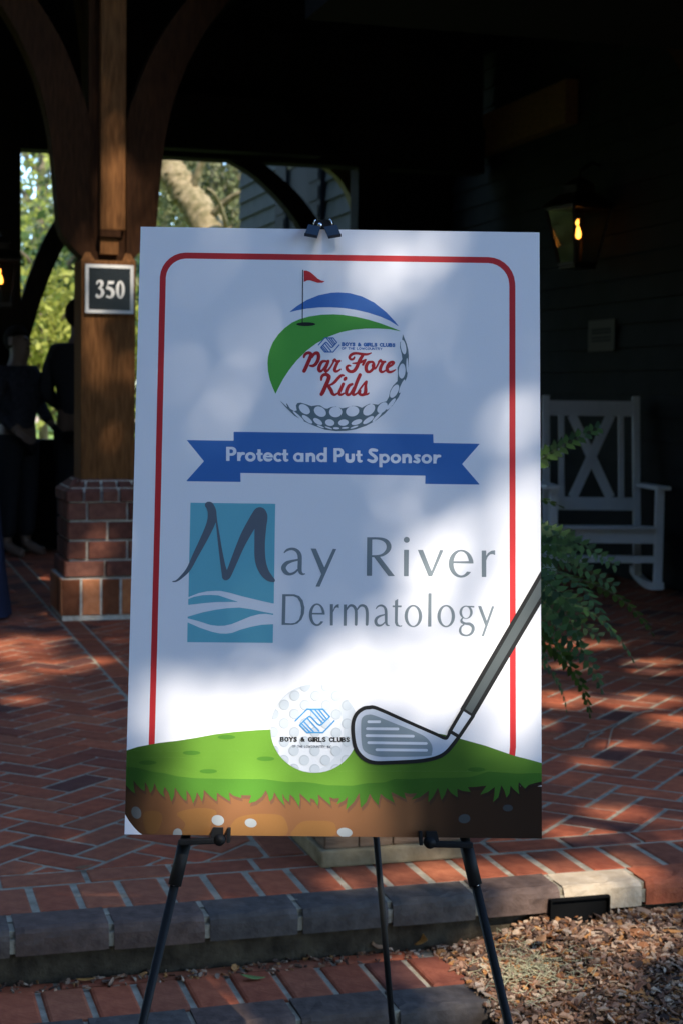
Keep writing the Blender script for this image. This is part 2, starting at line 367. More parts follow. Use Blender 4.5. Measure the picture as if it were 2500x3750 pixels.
# --- script lettering: Par Fore Kids
zs = Zm(1100, 1270, 4.3556); sc = Art()
for st in [
 [(60,165,16),(75,125,22),(110,100,24),(150,98,26),(172,125,29),(155,180,30),(120,260,30),(85,340,30),(62,385,29)],
 [(185,165,20),(225,110,24),(272,100,29),(293,140,28),(285,205,28),(250,270,27),(205,302,24),(158,300,16)],
 [(440,242,16),(400,228,18),(345,240,24),(306,305,27),(297,360,27),(318,390,22),(355,370,18),(400,310,18),(435,245,20)],
 [(445,228,24),(422,295,25),(398,355,25),(408,390,23),(445,370,18),(490,310,15),(532,235,15)],
 [(532,225,22),(552,200,18),(572,228,20),(605,232,22),(632,222,15)], [(598,240,24),(565,310,25),(548,368,26),(572,392,21),(612,376,15),(642,356,11)],
 [(1122,98,10),(1060,118,19),(980,116,22),(900,103,20),(835,110,23),(790,142,23),(778,175,20),(805,200,19),(840,192,18),(856,165,14)],
 [(985,142,24),(945,205,28),(915,275,28),(885,340,28),(840,388,26),(785,392,25),(745,360,25),(738,322,22),(765,298,18),(795,303,12)],
 [(828,262,10),(900,258,18),(965,240,20),(1035,205,15)], [(1032,210,16),(1010,250,20),(992,285,18)],
 [(1120,238,19),(1070,255,26),(1042,320,28),(1052,383,26),(1095,398,22),(1145,358,22),(1165,295,24),(1150,245,20),(1118,238,18)],
 [(1140,290,14),(1160,338,22),(1195,338,15),(1245,250,15)], [(1245,240,18),(1272,210,17),(1292,238,22),(1345,238,18)],
 [(1318,245,24),(1280,310,26),(1266,372,26),(1292,400,21),(1332,388,15),(1380,355,13)],
 [(1400,325,14),(1452,290,19),(1482,255,20),(1460,238,19),(1412,262,24),(1378,330,27),(1383,383,26),(1422,402,21),(1470,388,16),(1510,364,9)],
 [(335,528,16),(342,480,22),(372,447,24),(420,442,28),(456,475,32),(442,535,32),(400,630,32),(362,715,32),(338,755,29)],
 [(690,455,14),(650,457,22),(602,500,24),(550,560,23),(500,598,18),(450,612,12)], [(458,640,28),(492,695,30),(512,742,27),(545,765,20),(585,745,15)],
 [(680,592,25),(645,672,26),(617,738,26),(642,765,20),(690,742,15)],
 [(820,595,20),(770,622,26),(736,690,28),(732,745,26),(762,765,22),(802,735,20),(848,650,18)],
 [(945,447,28),(900,550,27),(860,660,26),(832,738,26),(852,765,20),(900,740,14)],
 [(900,742,12),(962,650,15),(1046,550,16),(1034,625,22),(1034,700,28),(1018,750,26),(972,767,22),(936,742,24),(946,702,20)], [(1018,762,18),(1068,752,15),(1090,735,8)]]:
    sc.stroke(zs(st))
sc.ell(1100+710/4.3556, 1270+508/4.3556, 38/4.3556, 28/4.3556, -55)
printed('script_lettering', sc, 2, I_script, 1.0)

# --- emblem of two clasped hands
def hands(art, zf, r):
    for pts in ([(530,708),(690,548),(905,548),(1000,650),(900,748),(868,768),(835,750),(755,665),(722,645),(690,668),(590,765),(690,868),(905,868),(1060,708)],
                [(735,552),(895,728)], [(795,552),(925,700)], [(850,552),(955,680)], [(640,712),(785,866)], [(690,668),(850,845)], [(610,742),(735,866)]):
        art.stroke([q + (r,) for q in zf(pts)], smooth=False)
    return art
zb = Zm(940, 2450, 3.7333)
def zh(pts):
    return [(1160+(35+(x-530)*(430-35)/530)/5.2267, 1220+(90+(y-548)*(270/320))/5.2267) for x, y in pts]
printed('hands_emblem', hands(Art(), zh, 1.9), 2, I_small, .9)

# --- stroke capitals for the small lines
CAPS = {
 'A': (.72, [[(0,1),(.36,0),(.72,1)],[(.14,.64),(.58,.64)]]), 'B': (.62, [[(0,0),(0,1)],[(0,0),(.38,0),(.52,.1),(.54,.24),(.46,.4),(.34,.46),(0,.46)],[(.34,.46),(.54,.54),(.6,.72),(.54,.9),(.4,1),(0,1)]]),
 'C': (.66, [[(.64,.2),(.54,.06),(.36,0),(.16,.1),(.02,.35),(.02,.65),(.16,.9),(.36,1),(.54,.94),(.66,.8)]]), 'D': (.66, [[(0,0),(0,1)],[(0,0),(.35,0),(.56,.14),(.66,.5),(.56,.86),(.35,1),(0,1)]]),
 'E': (.54, [[(.54,0),(0,0),(0,1),(.54,1)],[(0,.48),(.44,.48)]]), 'F': (.52, [[(.52,0),(0,0),(0,1)],[(0,.48),(.42,.48)]]),
 'G': (.7, [[(.66,.2),(.54,.06),(.36,0),(.16,.1),(.02,.35),(.02,.65),(.16,.9),(.38,1),(.58,.94),(.68,.82),(.68,.56),(.44,.56)]]), 'H': (.64, [[(0,0),(0,1)],[(.64,0),(.64,1)],[(0,.48),(.64,.48)]]),
 'I': (.02, [[(.01,0),(.01,1)]]), 'L': (.52, [[(0,0),(0,1),(.52,1)]]), 'N': (.66, [[(0,1),(0,0),(.66,1),(.66,0)]]), 'O': (.74, [[(.37,0),(.14,.12),(.01,.5),(.14,.88),(.37,1),(.6,.88),(.73,.5),(.6,.12),(.37,0)]]),
 'R': (.64, [[(0,1),(0,0),(.4,0),(.56,.12),(.58,.28),(.5,.44),(.36,.5),(0,.5)],[(.3,.5),(.64,1)]]), 'S': (.56, [[(.53,.17),(.42,.04),(.28,0),(.1,.07),(.04,.24),(.14,.4),(.4,.54),(.54,.72),(.46,.92),(.28,1),(.1,.96),(.01,.82)]]),
 'T': (.62, [[(0,0),(.62,0)],[(.31,0),(.31,1)]]), 'U': (.64, [[(0,0),(0,.66),(.1,.9),(.32,1),(.54,.9),(.64,.66),(.64,0)]]), 'W': (.94, [[(0,0),(.24,1),(.47,.2),(.7,1),(.94,0)]]), 'Y': (.68, [[(0,0),(.34,.5),(.68,0)],[(.34,.5),(.34,1)]]),
 '&': (.74, [[(.74,1),(.2,.36),(.16,.16),(.3,0),(.46,.1),(.44,.28),(.1,.58),(.03,.78),(.16,.97),(.34,.98),(.54,.82),(.68,.5)]]), ',': (.04, [[(.03,.95),(.0,1.15)]]), '.': (.03, [[(.01,.98),(.02,.99)]]), ' ': (.34, [])}
def caps(art, text, x0, y0, x1, y1, h, r, gap=.26, serif=0.0):
    """text between two top-left / top-right points; h is cap height in photo pixels"""
    adv = []; x = 0
    for ch in text: adv.append(x); x += CAPS[ch][0] + gap
    tot = x - gap; L = math.hypot(x1-x0, y1-y0); ex, ey = (x1-x0)/L, (y1-y0)/L; k = L/tot
    def P(gx, gy): return (x0+ex*gx*k-ey*gy*h*.0, y0+ey*gx*k+gy*h)
    for ch, ad in zip(text, adv):
        for st in CAPS[ch][1]:
            art.stroke([P(ad+q[0], q[1]) for q in st], r, smooth=False)
            if serif and ch not in 'OCGS&':
                for q in (st[0], st[-1]):
                    if q[1] in (0, 1): art.stroke([P(ad+q[0]-serif, q[1]), P(ad+q[0]+serif, q[1])], r*.62, smooth=False)
    return art
sm = caps(Art(), 'BOYS & GIRLS CLUBS', 1253, 1255, 1444, 1258.5, 10.5, 2.0, .3, .1)
caps(sm, 'OF THE LOWCOUNTRY', 1251, 1271.5, 1398, 1273.5, 7.8, 1.0, .24)
printed('small_blue_lettering', sm, 2, I_small, .9)

# --- blue ribbon and its lettering
zr = Zm(600, 1550, 1.2544)
rib = Art().poly(zr([(107,77),(322,80),(322,39),(1235,50),(1236,90),(1448,94),(1367,187),(1448,281),(1198,278),(1199,240),(353,228),(354,269),(104,266),(186,174)]))
printed('ribbon', rib, 1, I_blue, 2.0)
g = 3.8244; p1 = Zm(820, 1620, g); p2 = Zm(1210, 1620, g); L = Art()
def rect(z, x0, y0, x1, y1, skew=0): L.poly(z([(x0, y0), (x1, y0), (x1-skew, y1), (x0-skew, y1)]))
def ring(z, cx, cy, ro, ri, op2=True):
    (x, y), = z([(cx, cy)]); L.ell(x, y, ro[0]/g, ro[1]/g); L.ell(x, y, ri[0]/g, ri[1]/g, op='-')
def seg(z, pts, smooth=True): L.stroke(z(pts), smooth=smooth)
# Protect
L.ell(*p1([(115,124)])[0], 66/g, 63/g); L.poly(p1([(60,61),(118,61),(118,187),(60,187)])); L.poly(p1([(84,97),(112,97),(130,108),(134,124),(130,142),(112,151),(84,151)]), op='-'); rect(p1, 36, 61, 84, 259, 0)
rect(p1, 190, 136, 237, 260); seg(p1, [(222,205,20),(235,172,22),(262,155,21),(283,156,19)])
ring(p1, 375, 202, (74,67), (32,29)); rect(p1, 474, 96, 520, 210); rect(p1, 458, 146, 546, 177); seg(p1, [(497,200,23),(499,235,22),(515,248,20),(535,246,15)])
ring(p1, 622, 204, (70,66), (31,30)); L.poly(p1([(600,211),(700,211),(700,232),(600,228)]), op='-'); rect(p1, 592, 186, 690, 209); seg(p1, [(600,236,15),(625,246,19),(655,240,15),(672,232,10)])
ring(p1, 765, 206, (68,66), (30,30)); L.poly(p1([(770,206),(812,168),(860,180),(860,240),(808,250)]), op='-')
rect(p1, 832, 98, 878, 212); rect(p1, 816, 147, 904, 179); seg(p1, [(855,200,23),(857,238,22),(873,251,20),(893,248,15)])
# and
ring(p1, 1045, 208, (72,66), (31,32)); rect(p1, 1072, 148, 1119, 273)
rect(p1, 1148, 148, 1195, 274); seg(p1, [(1180,195,18),(1205,168,22),(1235,168,23),(1259,192,23),(1260,250,23)]); rect(p1, 1237, 200, 1283, 274)
ring(p1, 1368, 210, (72,66), (31,32)); rect(p1, 1400, 70, 1446, 275)
# Put
L.ell(*p2([(122,142)])[0], 66/g, 64/g); L.poly(p2([(68,79),(125,79),(125,206),(68,206)])); L.poly(p2([(91,114),(118,114),(135,126),(138,141),(134,158),(118,168),(91,168)]), op='-'); rect(p2, 45, 79, 91, 276)
rect(p2, 203, 156, 248, 235); rect(p2, 290, 157, 336, 235); seg(p2, [(226,225,23),(235,252,24),(269,262,24),(303,252,24),(313,225,23)])
rect(p2, 369, 112, 412, 228); rect(p2, 352, 160, 440, 190); seg(p2, [(391,215,22),(394,250,22),(410,263,20),(430,261,15)])
# Sponsor
seg(p2, [(640,112,20),(600,104,23),(562,108,23),(548,135,22),(570,162,22),(612,192,23),(634,225,24),(615,258,24),(575,265,23),(525,246,18)])
rect(p2, 677, 160, 721, 347); ring(p2, 754, 224, (70,67), (30,31)); rect(p2, 677, 230, 721, 347)
ring(p2, 907, 226, (74,67), (31,30)); rect(p2, 998, 163, 1045, 290); seg(p2, [(1030,210,18),(1055,184,22),(1085,184,23),(1108,208,23),(1109,266,23)]); rect(p2, 1086, 216, 1132, 290)
seg(p2, [(1240,186,16),(1208,182,19),(1183,192,19),(1190,214,19),(1222,236,20),(1232,258,20),(1210,274,20),(1165,266,15)])
ring(p2, 1341, 230, (74,67), (31,30)); rect(p2, 1433, 168, 1478, 295); seg(p2, [(1463,240,19),(1475,207,21),(1502,190,21),(1525,190,19)])
printed('ribbon_lettering', L, 2, I_white, .9)

# --- May River Dermatology
zt = Zm(600, 1780, 3.136); T = Art()
T.poly(zt([(310,190),(1283,203),(1266,1350),(1150,1325),(900,1265),(760,1225),(660,1204),(600,1202),(500,1208),(400,1230),(287,1275)]))
T.poly(zt([(285,1297),(350,1272),(450,1253),(550,1250),(630,1255),(740,1292),(860,1330),(740,1330),(600,1332),(450,1345),(284,1365)]))
T.poly(zt([(278,1500),(450,1450),(600,1420),(730,1402),(870,1395),(1000,1413),(1150,1445),(1258,1465),(1260,1480),(1180,1467),(1100,1470),(1000,1495),(880,1545),(780,1585),(700,1603),(620,1605),(540,1595),(400,1550),(278,1518)]))
T.poly(zt([(277,1565),(420,1628),(560,1675),(650,1693),(720,1695),(790,1685),(880,1650),(1000,1617),(1120,1593),(1258,1585),(1255,1800),(273,1792)]))
printed('teal_wave_panel', T, 1, I_teal, 1.6)
Mk = Art()
Mk.stroke(zt([(108,1095,6),(150,1088,10),(210,1040,17),(290,950,25),(370,790,33),(440,655,39),(510,510,45),(552,400,50),(558,300,50),(535,232,46),(515,218,38)]))
Mk.stroke(zt([(600,330,10),(612,430,10),(630,560,15),(655,740,20),(685,920,28),(712,1035,40)]))
Mk.stroke(zt([(716,1038,44),(745,1015,36),(810,860,40),(880,690,46),(950,545,54),(1030,405,58),(1090,315,64)]))
Mk.stroke(zt([(1105,320,78),(1122,360,72),(1112,480,67),(1104,650,61),(1106,800,62),(1122,900,60),(1160,990,52),(1210,1050,42),(1258,1082,22)]))
printed('brush_letter', Mk, 2, I_mark, 1.2)
Tx = Art()
z5 = Zm(1020, 1940, 3.4087); z6 = Zm(1440, 1940, 3.92); z7 = Zm(1020, 2160, 3.92); z8 = Zm(1400, 2160, 3.6465)
def S(z, pts): Tx.stroke(z(pts))
def Pg(z, pts, op='+', smooth=False): Tx.poly(z(pts), smooth, op)
def El(z, s, cx, cy, rx, ry, op='+'): (x, y), = z([(cx, cy)]); Tx.ell(x, y, rx/s, ry/s, op=op)
S(z5, [(74,284,7),(110,252,14),(170,238,16),(230,260,21),(264,315,26),(268,400,26),(266,480,26),(274,528,22),(300,553,13),(328,550,7)])
S(z5, [(240,375,11),(160,393,16),(98,420,24),(64,475,29),(92,530,26),(140,553,17),(198,537,14),(240,500,11)])
Pg(z5, [(405,233),(470,235),(592,512),(545,575)]); Pg(z5, [(680,237),(723,240),(515,710),(465,708)])
Pg(z5, [(1100,93),(1163,93),(1160,573),(1095,573)]); S(z5, [(1150,107,14),(1230,107,14),(1300,120,19),(1350,152,26),(1372,202,30),(1360,255,26),(1312,302,18),(1250,325,13),(1150,329,12)]); Pg(z5, [(1185,338),(1255,330),(1445,577),(1365,577)])
El(z6, 3.92, 186, 143, 42, 42); Pg(z6, [(148,286),(217,286),(213,664),(146,664)])
Pg(z6, [(345,288),(418,288),(545,598),(550,667),(498,667)]); Pg(z6, [(663,290),(713,292),(550,667),(515,660),(540,598)])
def letter_e(z, s, cx, cy, rx, ry, ix, iy, bar):
    El(z, s, cx, cy, rx, ry); El(z, s, cx+2, cy-3, ix, iy, '-')
    Pg(z, [(cx+.25*rx, bar[1]), (cx+1.3*rx, bar[1]), (cx+1.3*rx, cy+.58*ry), (cx+.86*rx, cy+.60*ry), (cx+.25*rx, cy+.55*ry)], '-')
    Pg(z, [(cx-.62*rx, bar[0]), (cx+.985*rx, bar[0]), (cx+.985*rx, bar[1]), (cx-.62*rx, bar[1]-3)])
letter_e(z6, 3.92, 965, 485, 177, 200, 110, 172, (450, 482))
Pg(z6, [(1260,297),(1325,297),(1325,676),(1262,676)]); Pg(z6, [(1318,385),(1350,332),(1400,299),(1452,293),(1452,362),(1420,347),(1380,352),(1345,388),(1320,450)])
Pg(z7, [(57,62),(150,62),(230,64),(300,88),(350,150),(375,250),(369,340),(332,428),(275,482),(210,502),(48,502)]); Pg(z7, [(105,92),(215,90),(272,114),(312,180),(328,260),(322,350),(295,428),(240,472),(180,481),(97,475)], '-')
letter_e(z7, 3.92, 553, 357, 113, 162, 71, 138, (330, 355))
Pg(z7, [(740,205),(785,205),(782,510),(740,510)]); Pg(z7, [(778,310),(800,247),(830,214),(866,203),(866,262),(845,250),(815,260),(780,330)])
Pg(z7, [(932,210),(976,210),(972,514),(928,514)]); S(z7, [(968,290,9),(1010,232,15),(1050,224,18),(1085,247,20),(1106,300,21),(1108,400,21),(1106,494,20)]); S(z7, [(1122,285,9),(1162,232,15),(1207,224,18),(1245,247,20),(1265,310,21),(1266,420,21),(1263,494,20)])
S(z7, [(1393,270,6),(1420,237,11),(1468,223,14),(1512,245,16),(1534,295,20),(1537,400,20),(1538,465,19),(1552,503,13),(1580,512,7)]); S(z7, [(1515,356,9),(1450,375,14),(1405,405,19),(1388,450,21),(1405,497,20),(1440,512,15),(1482,500,11),(1520,465,9)])
Pg(z8, [(162,145),(204,120),(198,420),(206,462),(230,479),(258,473),(255,487),(220,492),(180,480),(160,440)]); Pg(z8, [(130,208),(250,208),(248,232),(130,230)])
for cx in (407, 845): El(z8, 3.6465, cx, 349, 117, 148); El(z8, 3.6465, cx, 350, 74, 130, '-')
Pg(z8, [(607,44),(650,44),(646,490),(603,490)])
El(z8, 3.6465, 1110, 298, 88, 88); El(z8, 3.6465, 1110, 300, 54, 77, '-'); Pg(z8, [(1100,211),(1220,215),(1218,236),(1165,231)])
S(z8, [(1068,372,8),(1048,400,13),(1056,430,17),(1100,449,15),(1160,456,20),(1200,490,21),(1202,540,20),(1172,588,16),(1115,609,11),(1052,590,15),(1030,540,16),(1046,490,11),(1078,466,9)])
Pg(z8, [(1270,215),(1312,215),(1397,440),(1375,505)]); Pg(z8, [(1455,217),(1487,219),(1347,620),(1315,620)])
printed('grey_name_lettering', Tx, 2, I_text, 1.0)['kind'] = 'stuff'

# --- ground picture: soil, grass, ball, club
zL = Zm(450, 2780, 2.6133); zM = Zm(1000, 2780, 2.6133); zR = Zm(1500, 2700, 3.136); z7b = Zm(430, 2600, 1.96); z8b = Zm(1200, 2600, 1.912)
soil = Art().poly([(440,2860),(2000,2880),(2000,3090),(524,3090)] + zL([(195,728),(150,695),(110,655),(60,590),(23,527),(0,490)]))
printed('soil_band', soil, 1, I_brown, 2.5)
om = Art()
for pl, zz in [([(520,520),(700,470),(860,480),(900,530),(840,640),(820,740),(560,740),(600,620)], zL), ([(1060,600),(1170,540),(1400,525),(1540,560),(1568,720),(1330,745),(1020,740)], zL), ([(0,540),(60,580),(110,660),(90,740),(0,740)], zM), ([(280,600),(400,590),(560,600),(600,660),(560,740),(190,740),(210,660)], zM), ([(200,520),(330,500),(380,560),(330,700),(230,700)], zL)]:
    om.poly(zz(pl), smooth=True)
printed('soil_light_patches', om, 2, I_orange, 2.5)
for z, s, e in [(zL,2.6133,(132,513,46,60,-20)),(zL,2.6133,(912,586,60,50,10)),(zL,2.6133,(1226,612,57,42,10)),(zL,2.6133,(527,712,44,48,10)),(zM,2.6133,(685,702,72,45,5)),(zR,3.136,(622,935,68,52,-8)),(zR,3.136,(1120,812,58,39,0))]:
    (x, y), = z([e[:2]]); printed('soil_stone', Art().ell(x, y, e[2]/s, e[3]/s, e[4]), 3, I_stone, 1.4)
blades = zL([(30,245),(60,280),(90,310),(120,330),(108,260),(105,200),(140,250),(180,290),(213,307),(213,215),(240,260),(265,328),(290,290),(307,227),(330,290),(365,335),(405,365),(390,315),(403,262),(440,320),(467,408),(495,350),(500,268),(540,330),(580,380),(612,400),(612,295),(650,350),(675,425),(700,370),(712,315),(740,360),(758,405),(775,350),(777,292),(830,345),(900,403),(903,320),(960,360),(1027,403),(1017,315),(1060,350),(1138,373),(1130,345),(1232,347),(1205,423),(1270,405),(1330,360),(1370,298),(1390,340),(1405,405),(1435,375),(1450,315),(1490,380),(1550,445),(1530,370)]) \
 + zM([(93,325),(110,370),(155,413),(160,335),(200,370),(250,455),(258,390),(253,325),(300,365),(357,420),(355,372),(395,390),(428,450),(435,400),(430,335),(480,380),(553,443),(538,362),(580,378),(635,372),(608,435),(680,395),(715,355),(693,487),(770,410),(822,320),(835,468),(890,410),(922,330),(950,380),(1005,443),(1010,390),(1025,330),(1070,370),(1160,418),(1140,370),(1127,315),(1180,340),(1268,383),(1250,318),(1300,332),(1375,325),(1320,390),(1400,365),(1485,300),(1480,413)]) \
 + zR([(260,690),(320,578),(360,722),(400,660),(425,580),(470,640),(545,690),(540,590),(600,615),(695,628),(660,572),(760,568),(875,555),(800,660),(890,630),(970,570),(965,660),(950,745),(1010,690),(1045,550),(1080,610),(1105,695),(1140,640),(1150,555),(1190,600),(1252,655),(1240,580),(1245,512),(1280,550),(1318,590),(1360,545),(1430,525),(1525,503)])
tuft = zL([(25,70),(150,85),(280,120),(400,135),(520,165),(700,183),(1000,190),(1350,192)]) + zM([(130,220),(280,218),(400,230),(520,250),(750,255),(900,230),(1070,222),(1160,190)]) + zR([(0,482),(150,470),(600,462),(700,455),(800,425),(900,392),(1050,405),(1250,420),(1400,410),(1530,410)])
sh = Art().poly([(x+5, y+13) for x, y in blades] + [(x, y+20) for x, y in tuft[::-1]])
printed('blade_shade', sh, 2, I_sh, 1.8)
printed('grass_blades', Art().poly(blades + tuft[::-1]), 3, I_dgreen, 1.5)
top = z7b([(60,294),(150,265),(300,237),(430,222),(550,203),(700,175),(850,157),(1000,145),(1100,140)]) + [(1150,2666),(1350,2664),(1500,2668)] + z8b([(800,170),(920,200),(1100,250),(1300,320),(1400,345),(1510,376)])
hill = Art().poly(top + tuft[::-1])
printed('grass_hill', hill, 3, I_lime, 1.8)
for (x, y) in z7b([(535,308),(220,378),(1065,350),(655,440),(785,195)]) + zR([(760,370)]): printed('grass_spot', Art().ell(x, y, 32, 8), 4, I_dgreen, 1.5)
bs = 3.7333
bl = Art().ell(940+790/bs, 2450+812/bs, 600/bs, 607/bs); printed('golf_ball_disc', bl, 4, I_ball, 1.5)
sh = Art().ell(940+790/bs, 2450+812/bs, 600/bs, 607/bs); sh.ell(940+690/bs, 2450+830/bs, 500/bs, 570/bs, op='-'); printed('golf_ball_shade', sh, 5, I_ballsh, 1.5)
DP = [(520,362),(803,365),(378,488),(660,490),(947,492),(1085,365),(1230,495),(515,612),(800,612),(1083,618),(375,740),(660,740),(945,745),(1230,745),(515,862),(797,862),(1083,870),(375,990),(655,990),(945,990),(1235,990),(508,1115),(793,1118),(1080,1120),(650,1245),(935,1245),(1220,1245),(793,1370),(1080,1370),(508,1365),(235,615),(228,860),(660,235),(950,235),(370,1245),(235,1115)]
d1, d2 = Art(), Art()
for x, y in DP:
    d1.ell(940+x/bs, 2450+y/bs, 71/bs, 71/bs); d2.ell(940+(x+7)/bs, 2450+(y+8)/bs, 62/bs, 62/bs)
for d in (d1, d2): d.ell(940+790/bs, 2450+812/bs, 594/bs, 601/bs, op='&')
printed('golf_ball_dimple_edges', d1, 6, I_dimsh, 1.2); printed('golf_ball_dimples', d2, 7, I_dim, 1.2)
printed('ball_emblem', hands(Art(), zb, 9.5/bs), 8, I_emblem, .9)
bt = caps(Art(), 'BOYS & GIRLS CLUBS', 1028, 2700, 1276, 2701.5, 14.5, 1.7, .34, .13)
for k in (0,): caps(bt, 'BOYS & GIRLS CLUBS', 1029.6, 2700, 1277.6, 2701.5, 14.5, 1.7, .34, 0)
printed('ball_lettering', bt, 8, I_black, .9)
printed('ball_small_lettering', caps(Art(), 'OF THE LOWCOUNTRY, INC.', 1071, 2728.5, 1216, 2731, 8.5, .75, .24), 8, I_mark, .9)
zc = Zm(1240, 2050, 2.0103); c2 = 2.0103
headp = [(225,1087),(180,1095),(130,1135),(105,1200),(105,1290),(125,1390),(180,1460),(260,1493),(400,1492),(600,1480),(720,1455),(790,1415),(850,1345),(890,1290),(985,1150),(905,1108),(815,1262),(798,1298),(775,1313),(700,1278),(500,1190),(280,1093)]
printed('club_head_fill', Art().poly(zc(headp)), 9, I_steel, 1.4)
out = Art().stroke(zc([q+(14,) for q in headp[:13]]), smooth=True); out.stroke(zc([(225,1087,14),(280,1093,13),(500,1190,12),(700,1278,12),(778,1313,12),(800,1298,11),(815,1262,13)]))
out.stroke(zc([(850,1345,14),(885,1298,13),(985,1150,13)]), smooth=False).stroke(zc([(815,1262,13),(905,1108,13)]), smooth=False).stroke(zc([(815,1262,13),(878,1300,13)]), smooth=False)
out.poly(zc([(890,1098),(1500,52),(1500,296),(990,1162)]))
printed('club_outline', out, 10, I_black, 1.4)
printed('club_shaft_fill', Art().poly(zc([(926,1098),(1500,108),(1500,240),(974,1130)])), 11, I_shaft, 1.4)
printed('club_face', Art().poly(zc([(163,1200),(178,1155),(215,1140),(260,1145),(400,1200),(560,1265),(640,1308),(682,1365),(682,1425),(650,1445),(400,1450),(285,1447),(200,1418),(168,1360)]), smooth=True), 10.5, I_face, 1.4)
gv = Art()
for p, q in [((218,1192),(297,1192)),((208,1243),(432,1245)),((205,1294),(545,1298)),((218,1346),(640,1352)),((278,1398),(642,1402))]: gv.stroke(zc([p+(10,), q+(10,)]))
printed('club_grooves', gv, 11.5, I_groove, 1.2)
# ================================================================== MATERIALS OF THE PLACE
BR = [(1.15,.92,.86),(.88,.84,.86),(1.0,1.0,1.0),(1.35,1.12,1.0),(.72,.66,.74),(1.05,.9,.85),(.42,.5,.72),(1.2,1.2,1.15),(.9,.78,.76),(1.0,.86,.82)]
def brickmat(name, src, c0=(.20,.057,.027), c1=(.30,.097,.046), tints=BR):
    return noisy(name, c0, c1, 26, .8, .22, .55, 90, detail=8, rnd=(src, tints))
M_brick = brickmat('brick_red', 'object'); M_brickf = brickmat('brick_red_field', 'island')
M_nose = brickmat('brick_nosing', 'object', (.058,.045,.036), (.108,.086,.07), [(1,1,1),(1.2,.95,.88),(.88,.9,.95),(1.0,.9,.86)])
M_tan = brickmat('brick_tan', 'object', (.36,.27,.17), (.46,.36,.25), [(1,1,1)])
M_mortar = noisy('mortar', (.21,.175,.12), (.36,.31,.225), 30, .9, .15, .8, 120)
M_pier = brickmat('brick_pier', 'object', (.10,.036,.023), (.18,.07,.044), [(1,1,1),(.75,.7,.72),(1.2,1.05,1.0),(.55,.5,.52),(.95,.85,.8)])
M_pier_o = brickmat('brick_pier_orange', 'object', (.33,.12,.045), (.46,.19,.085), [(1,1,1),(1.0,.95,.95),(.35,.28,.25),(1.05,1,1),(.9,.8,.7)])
M_pmortar = noisy('pier_mortar', (.34,.31,.25), (.5,.47,.4), 40, .9, .15, .7, 140)
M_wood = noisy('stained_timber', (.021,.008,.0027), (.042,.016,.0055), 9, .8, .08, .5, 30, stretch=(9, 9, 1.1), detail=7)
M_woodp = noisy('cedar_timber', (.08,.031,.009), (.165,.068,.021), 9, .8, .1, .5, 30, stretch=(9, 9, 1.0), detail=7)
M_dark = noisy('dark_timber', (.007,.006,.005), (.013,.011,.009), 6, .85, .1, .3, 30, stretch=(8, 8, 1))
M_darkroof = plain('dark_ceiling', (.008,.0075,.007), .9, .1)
M_beam = noisy('brown_beam', (.12,.06,.022), (.2,.1,.04), 8, .75, .2, .4, 30, stretch=(8, 1, 8))

# ================================================================== GROUND
M_lawn = noisy('lawn', (.16,.24,.045), (.27,.34,.085), .8, .9, .1, .5, 40, detail=8)
ground = link('ground', mesh('ground', [(-900,-900,-.33),(900,-900,-.33),(900,1500,-.33),(-900,1500,-.33)], [(0,1,2,3)]), M_lawn); tag(ground, kind='structure')
M_sand = noisy('sand_path', (.40,.29,.19), (.52,.40,.29), 1.5, .9, .1)
sp_ = link('path', mesh('path', [(-60,84,-.326),(60,80,-.326),(60,103,-.326),(-60,108,-.326)], [(0,1,2,3)]), M_sand); tag(sp_, kind='structure')
M_walk = noisy('walk_paving', (.2,.15,.12), (.28,.22,.18), 3, .9, .15, .4, 40)
bd = link('garden_soil', mesh('garden_soil', [(-26,-30,-.326),(26,-30,-.326),(26,2,-.326),(-26,2,-.326)], [(0,1,2,3)]), noisy('leaf_litter', (.10,.062,.04), (.2,.125,.08), 2.5, .95, .1, .6, 30, detail=9)); tag(bd, kind='structure')
wk = [uv(-3.5, -1.0), uv(2.0, -1.0), uv(2.0, 3.35), uv(-3.5, 3.35)]
walk = link('pavement', mesh('pavement', [(p.x, p.y, -.27) for p in wk] + [(p.x, p.y, -.4) for p in wk], [(0,1,2,3),(0,4,5,1),(1,5,6,2),(2,6,7,3),(3,7,4,0)]), M_walk); tag(walk, kind='structure')

# ---- brick pieces: convex outlines with a worn, chamfered top
def inset(poly, d):
    n = len(poly); out = []
    for i in range(n):
        p0, p1, p2 = Vector(poly[i-1]), Vector(poly[i]), Vector(poly[(i+1) % n])
        e1 = (p1-p0).normalized(); e2 = (p2-p1).normalized()
        n1 = Vector((-e1.y, e1.x)); n2 = Vector((-e2.y, e2.x)); k = 1 + n1.dot(n2)
        out.append(tuple(p1 + (n1+n2) * (d / max(k, .35))))
    return out
def clip(poly, nx, ny, c):                                 # keep nx*x+ny*y >= c
    out = []
    for i in range(len(poly)):
        a, b = poly[i], poly[(i+1) % len(poly)]; da, db = nx*a[0]+ny*a[1]-c, nx*b[0]+ny*b[1]-c
        if da >= 0: out.append(a)
        if (da >= 0) != (db >= 0): t = da/(da-db); out.append((a[0]+t*(b[0]-a[0]), a[1]+t*(b[1]-a[1])))
    return out
def area(p): return .5*sum(p[i-1][0]*p[i][1]-p[i][0]*p[i-1][1] for i in range(len(p)))
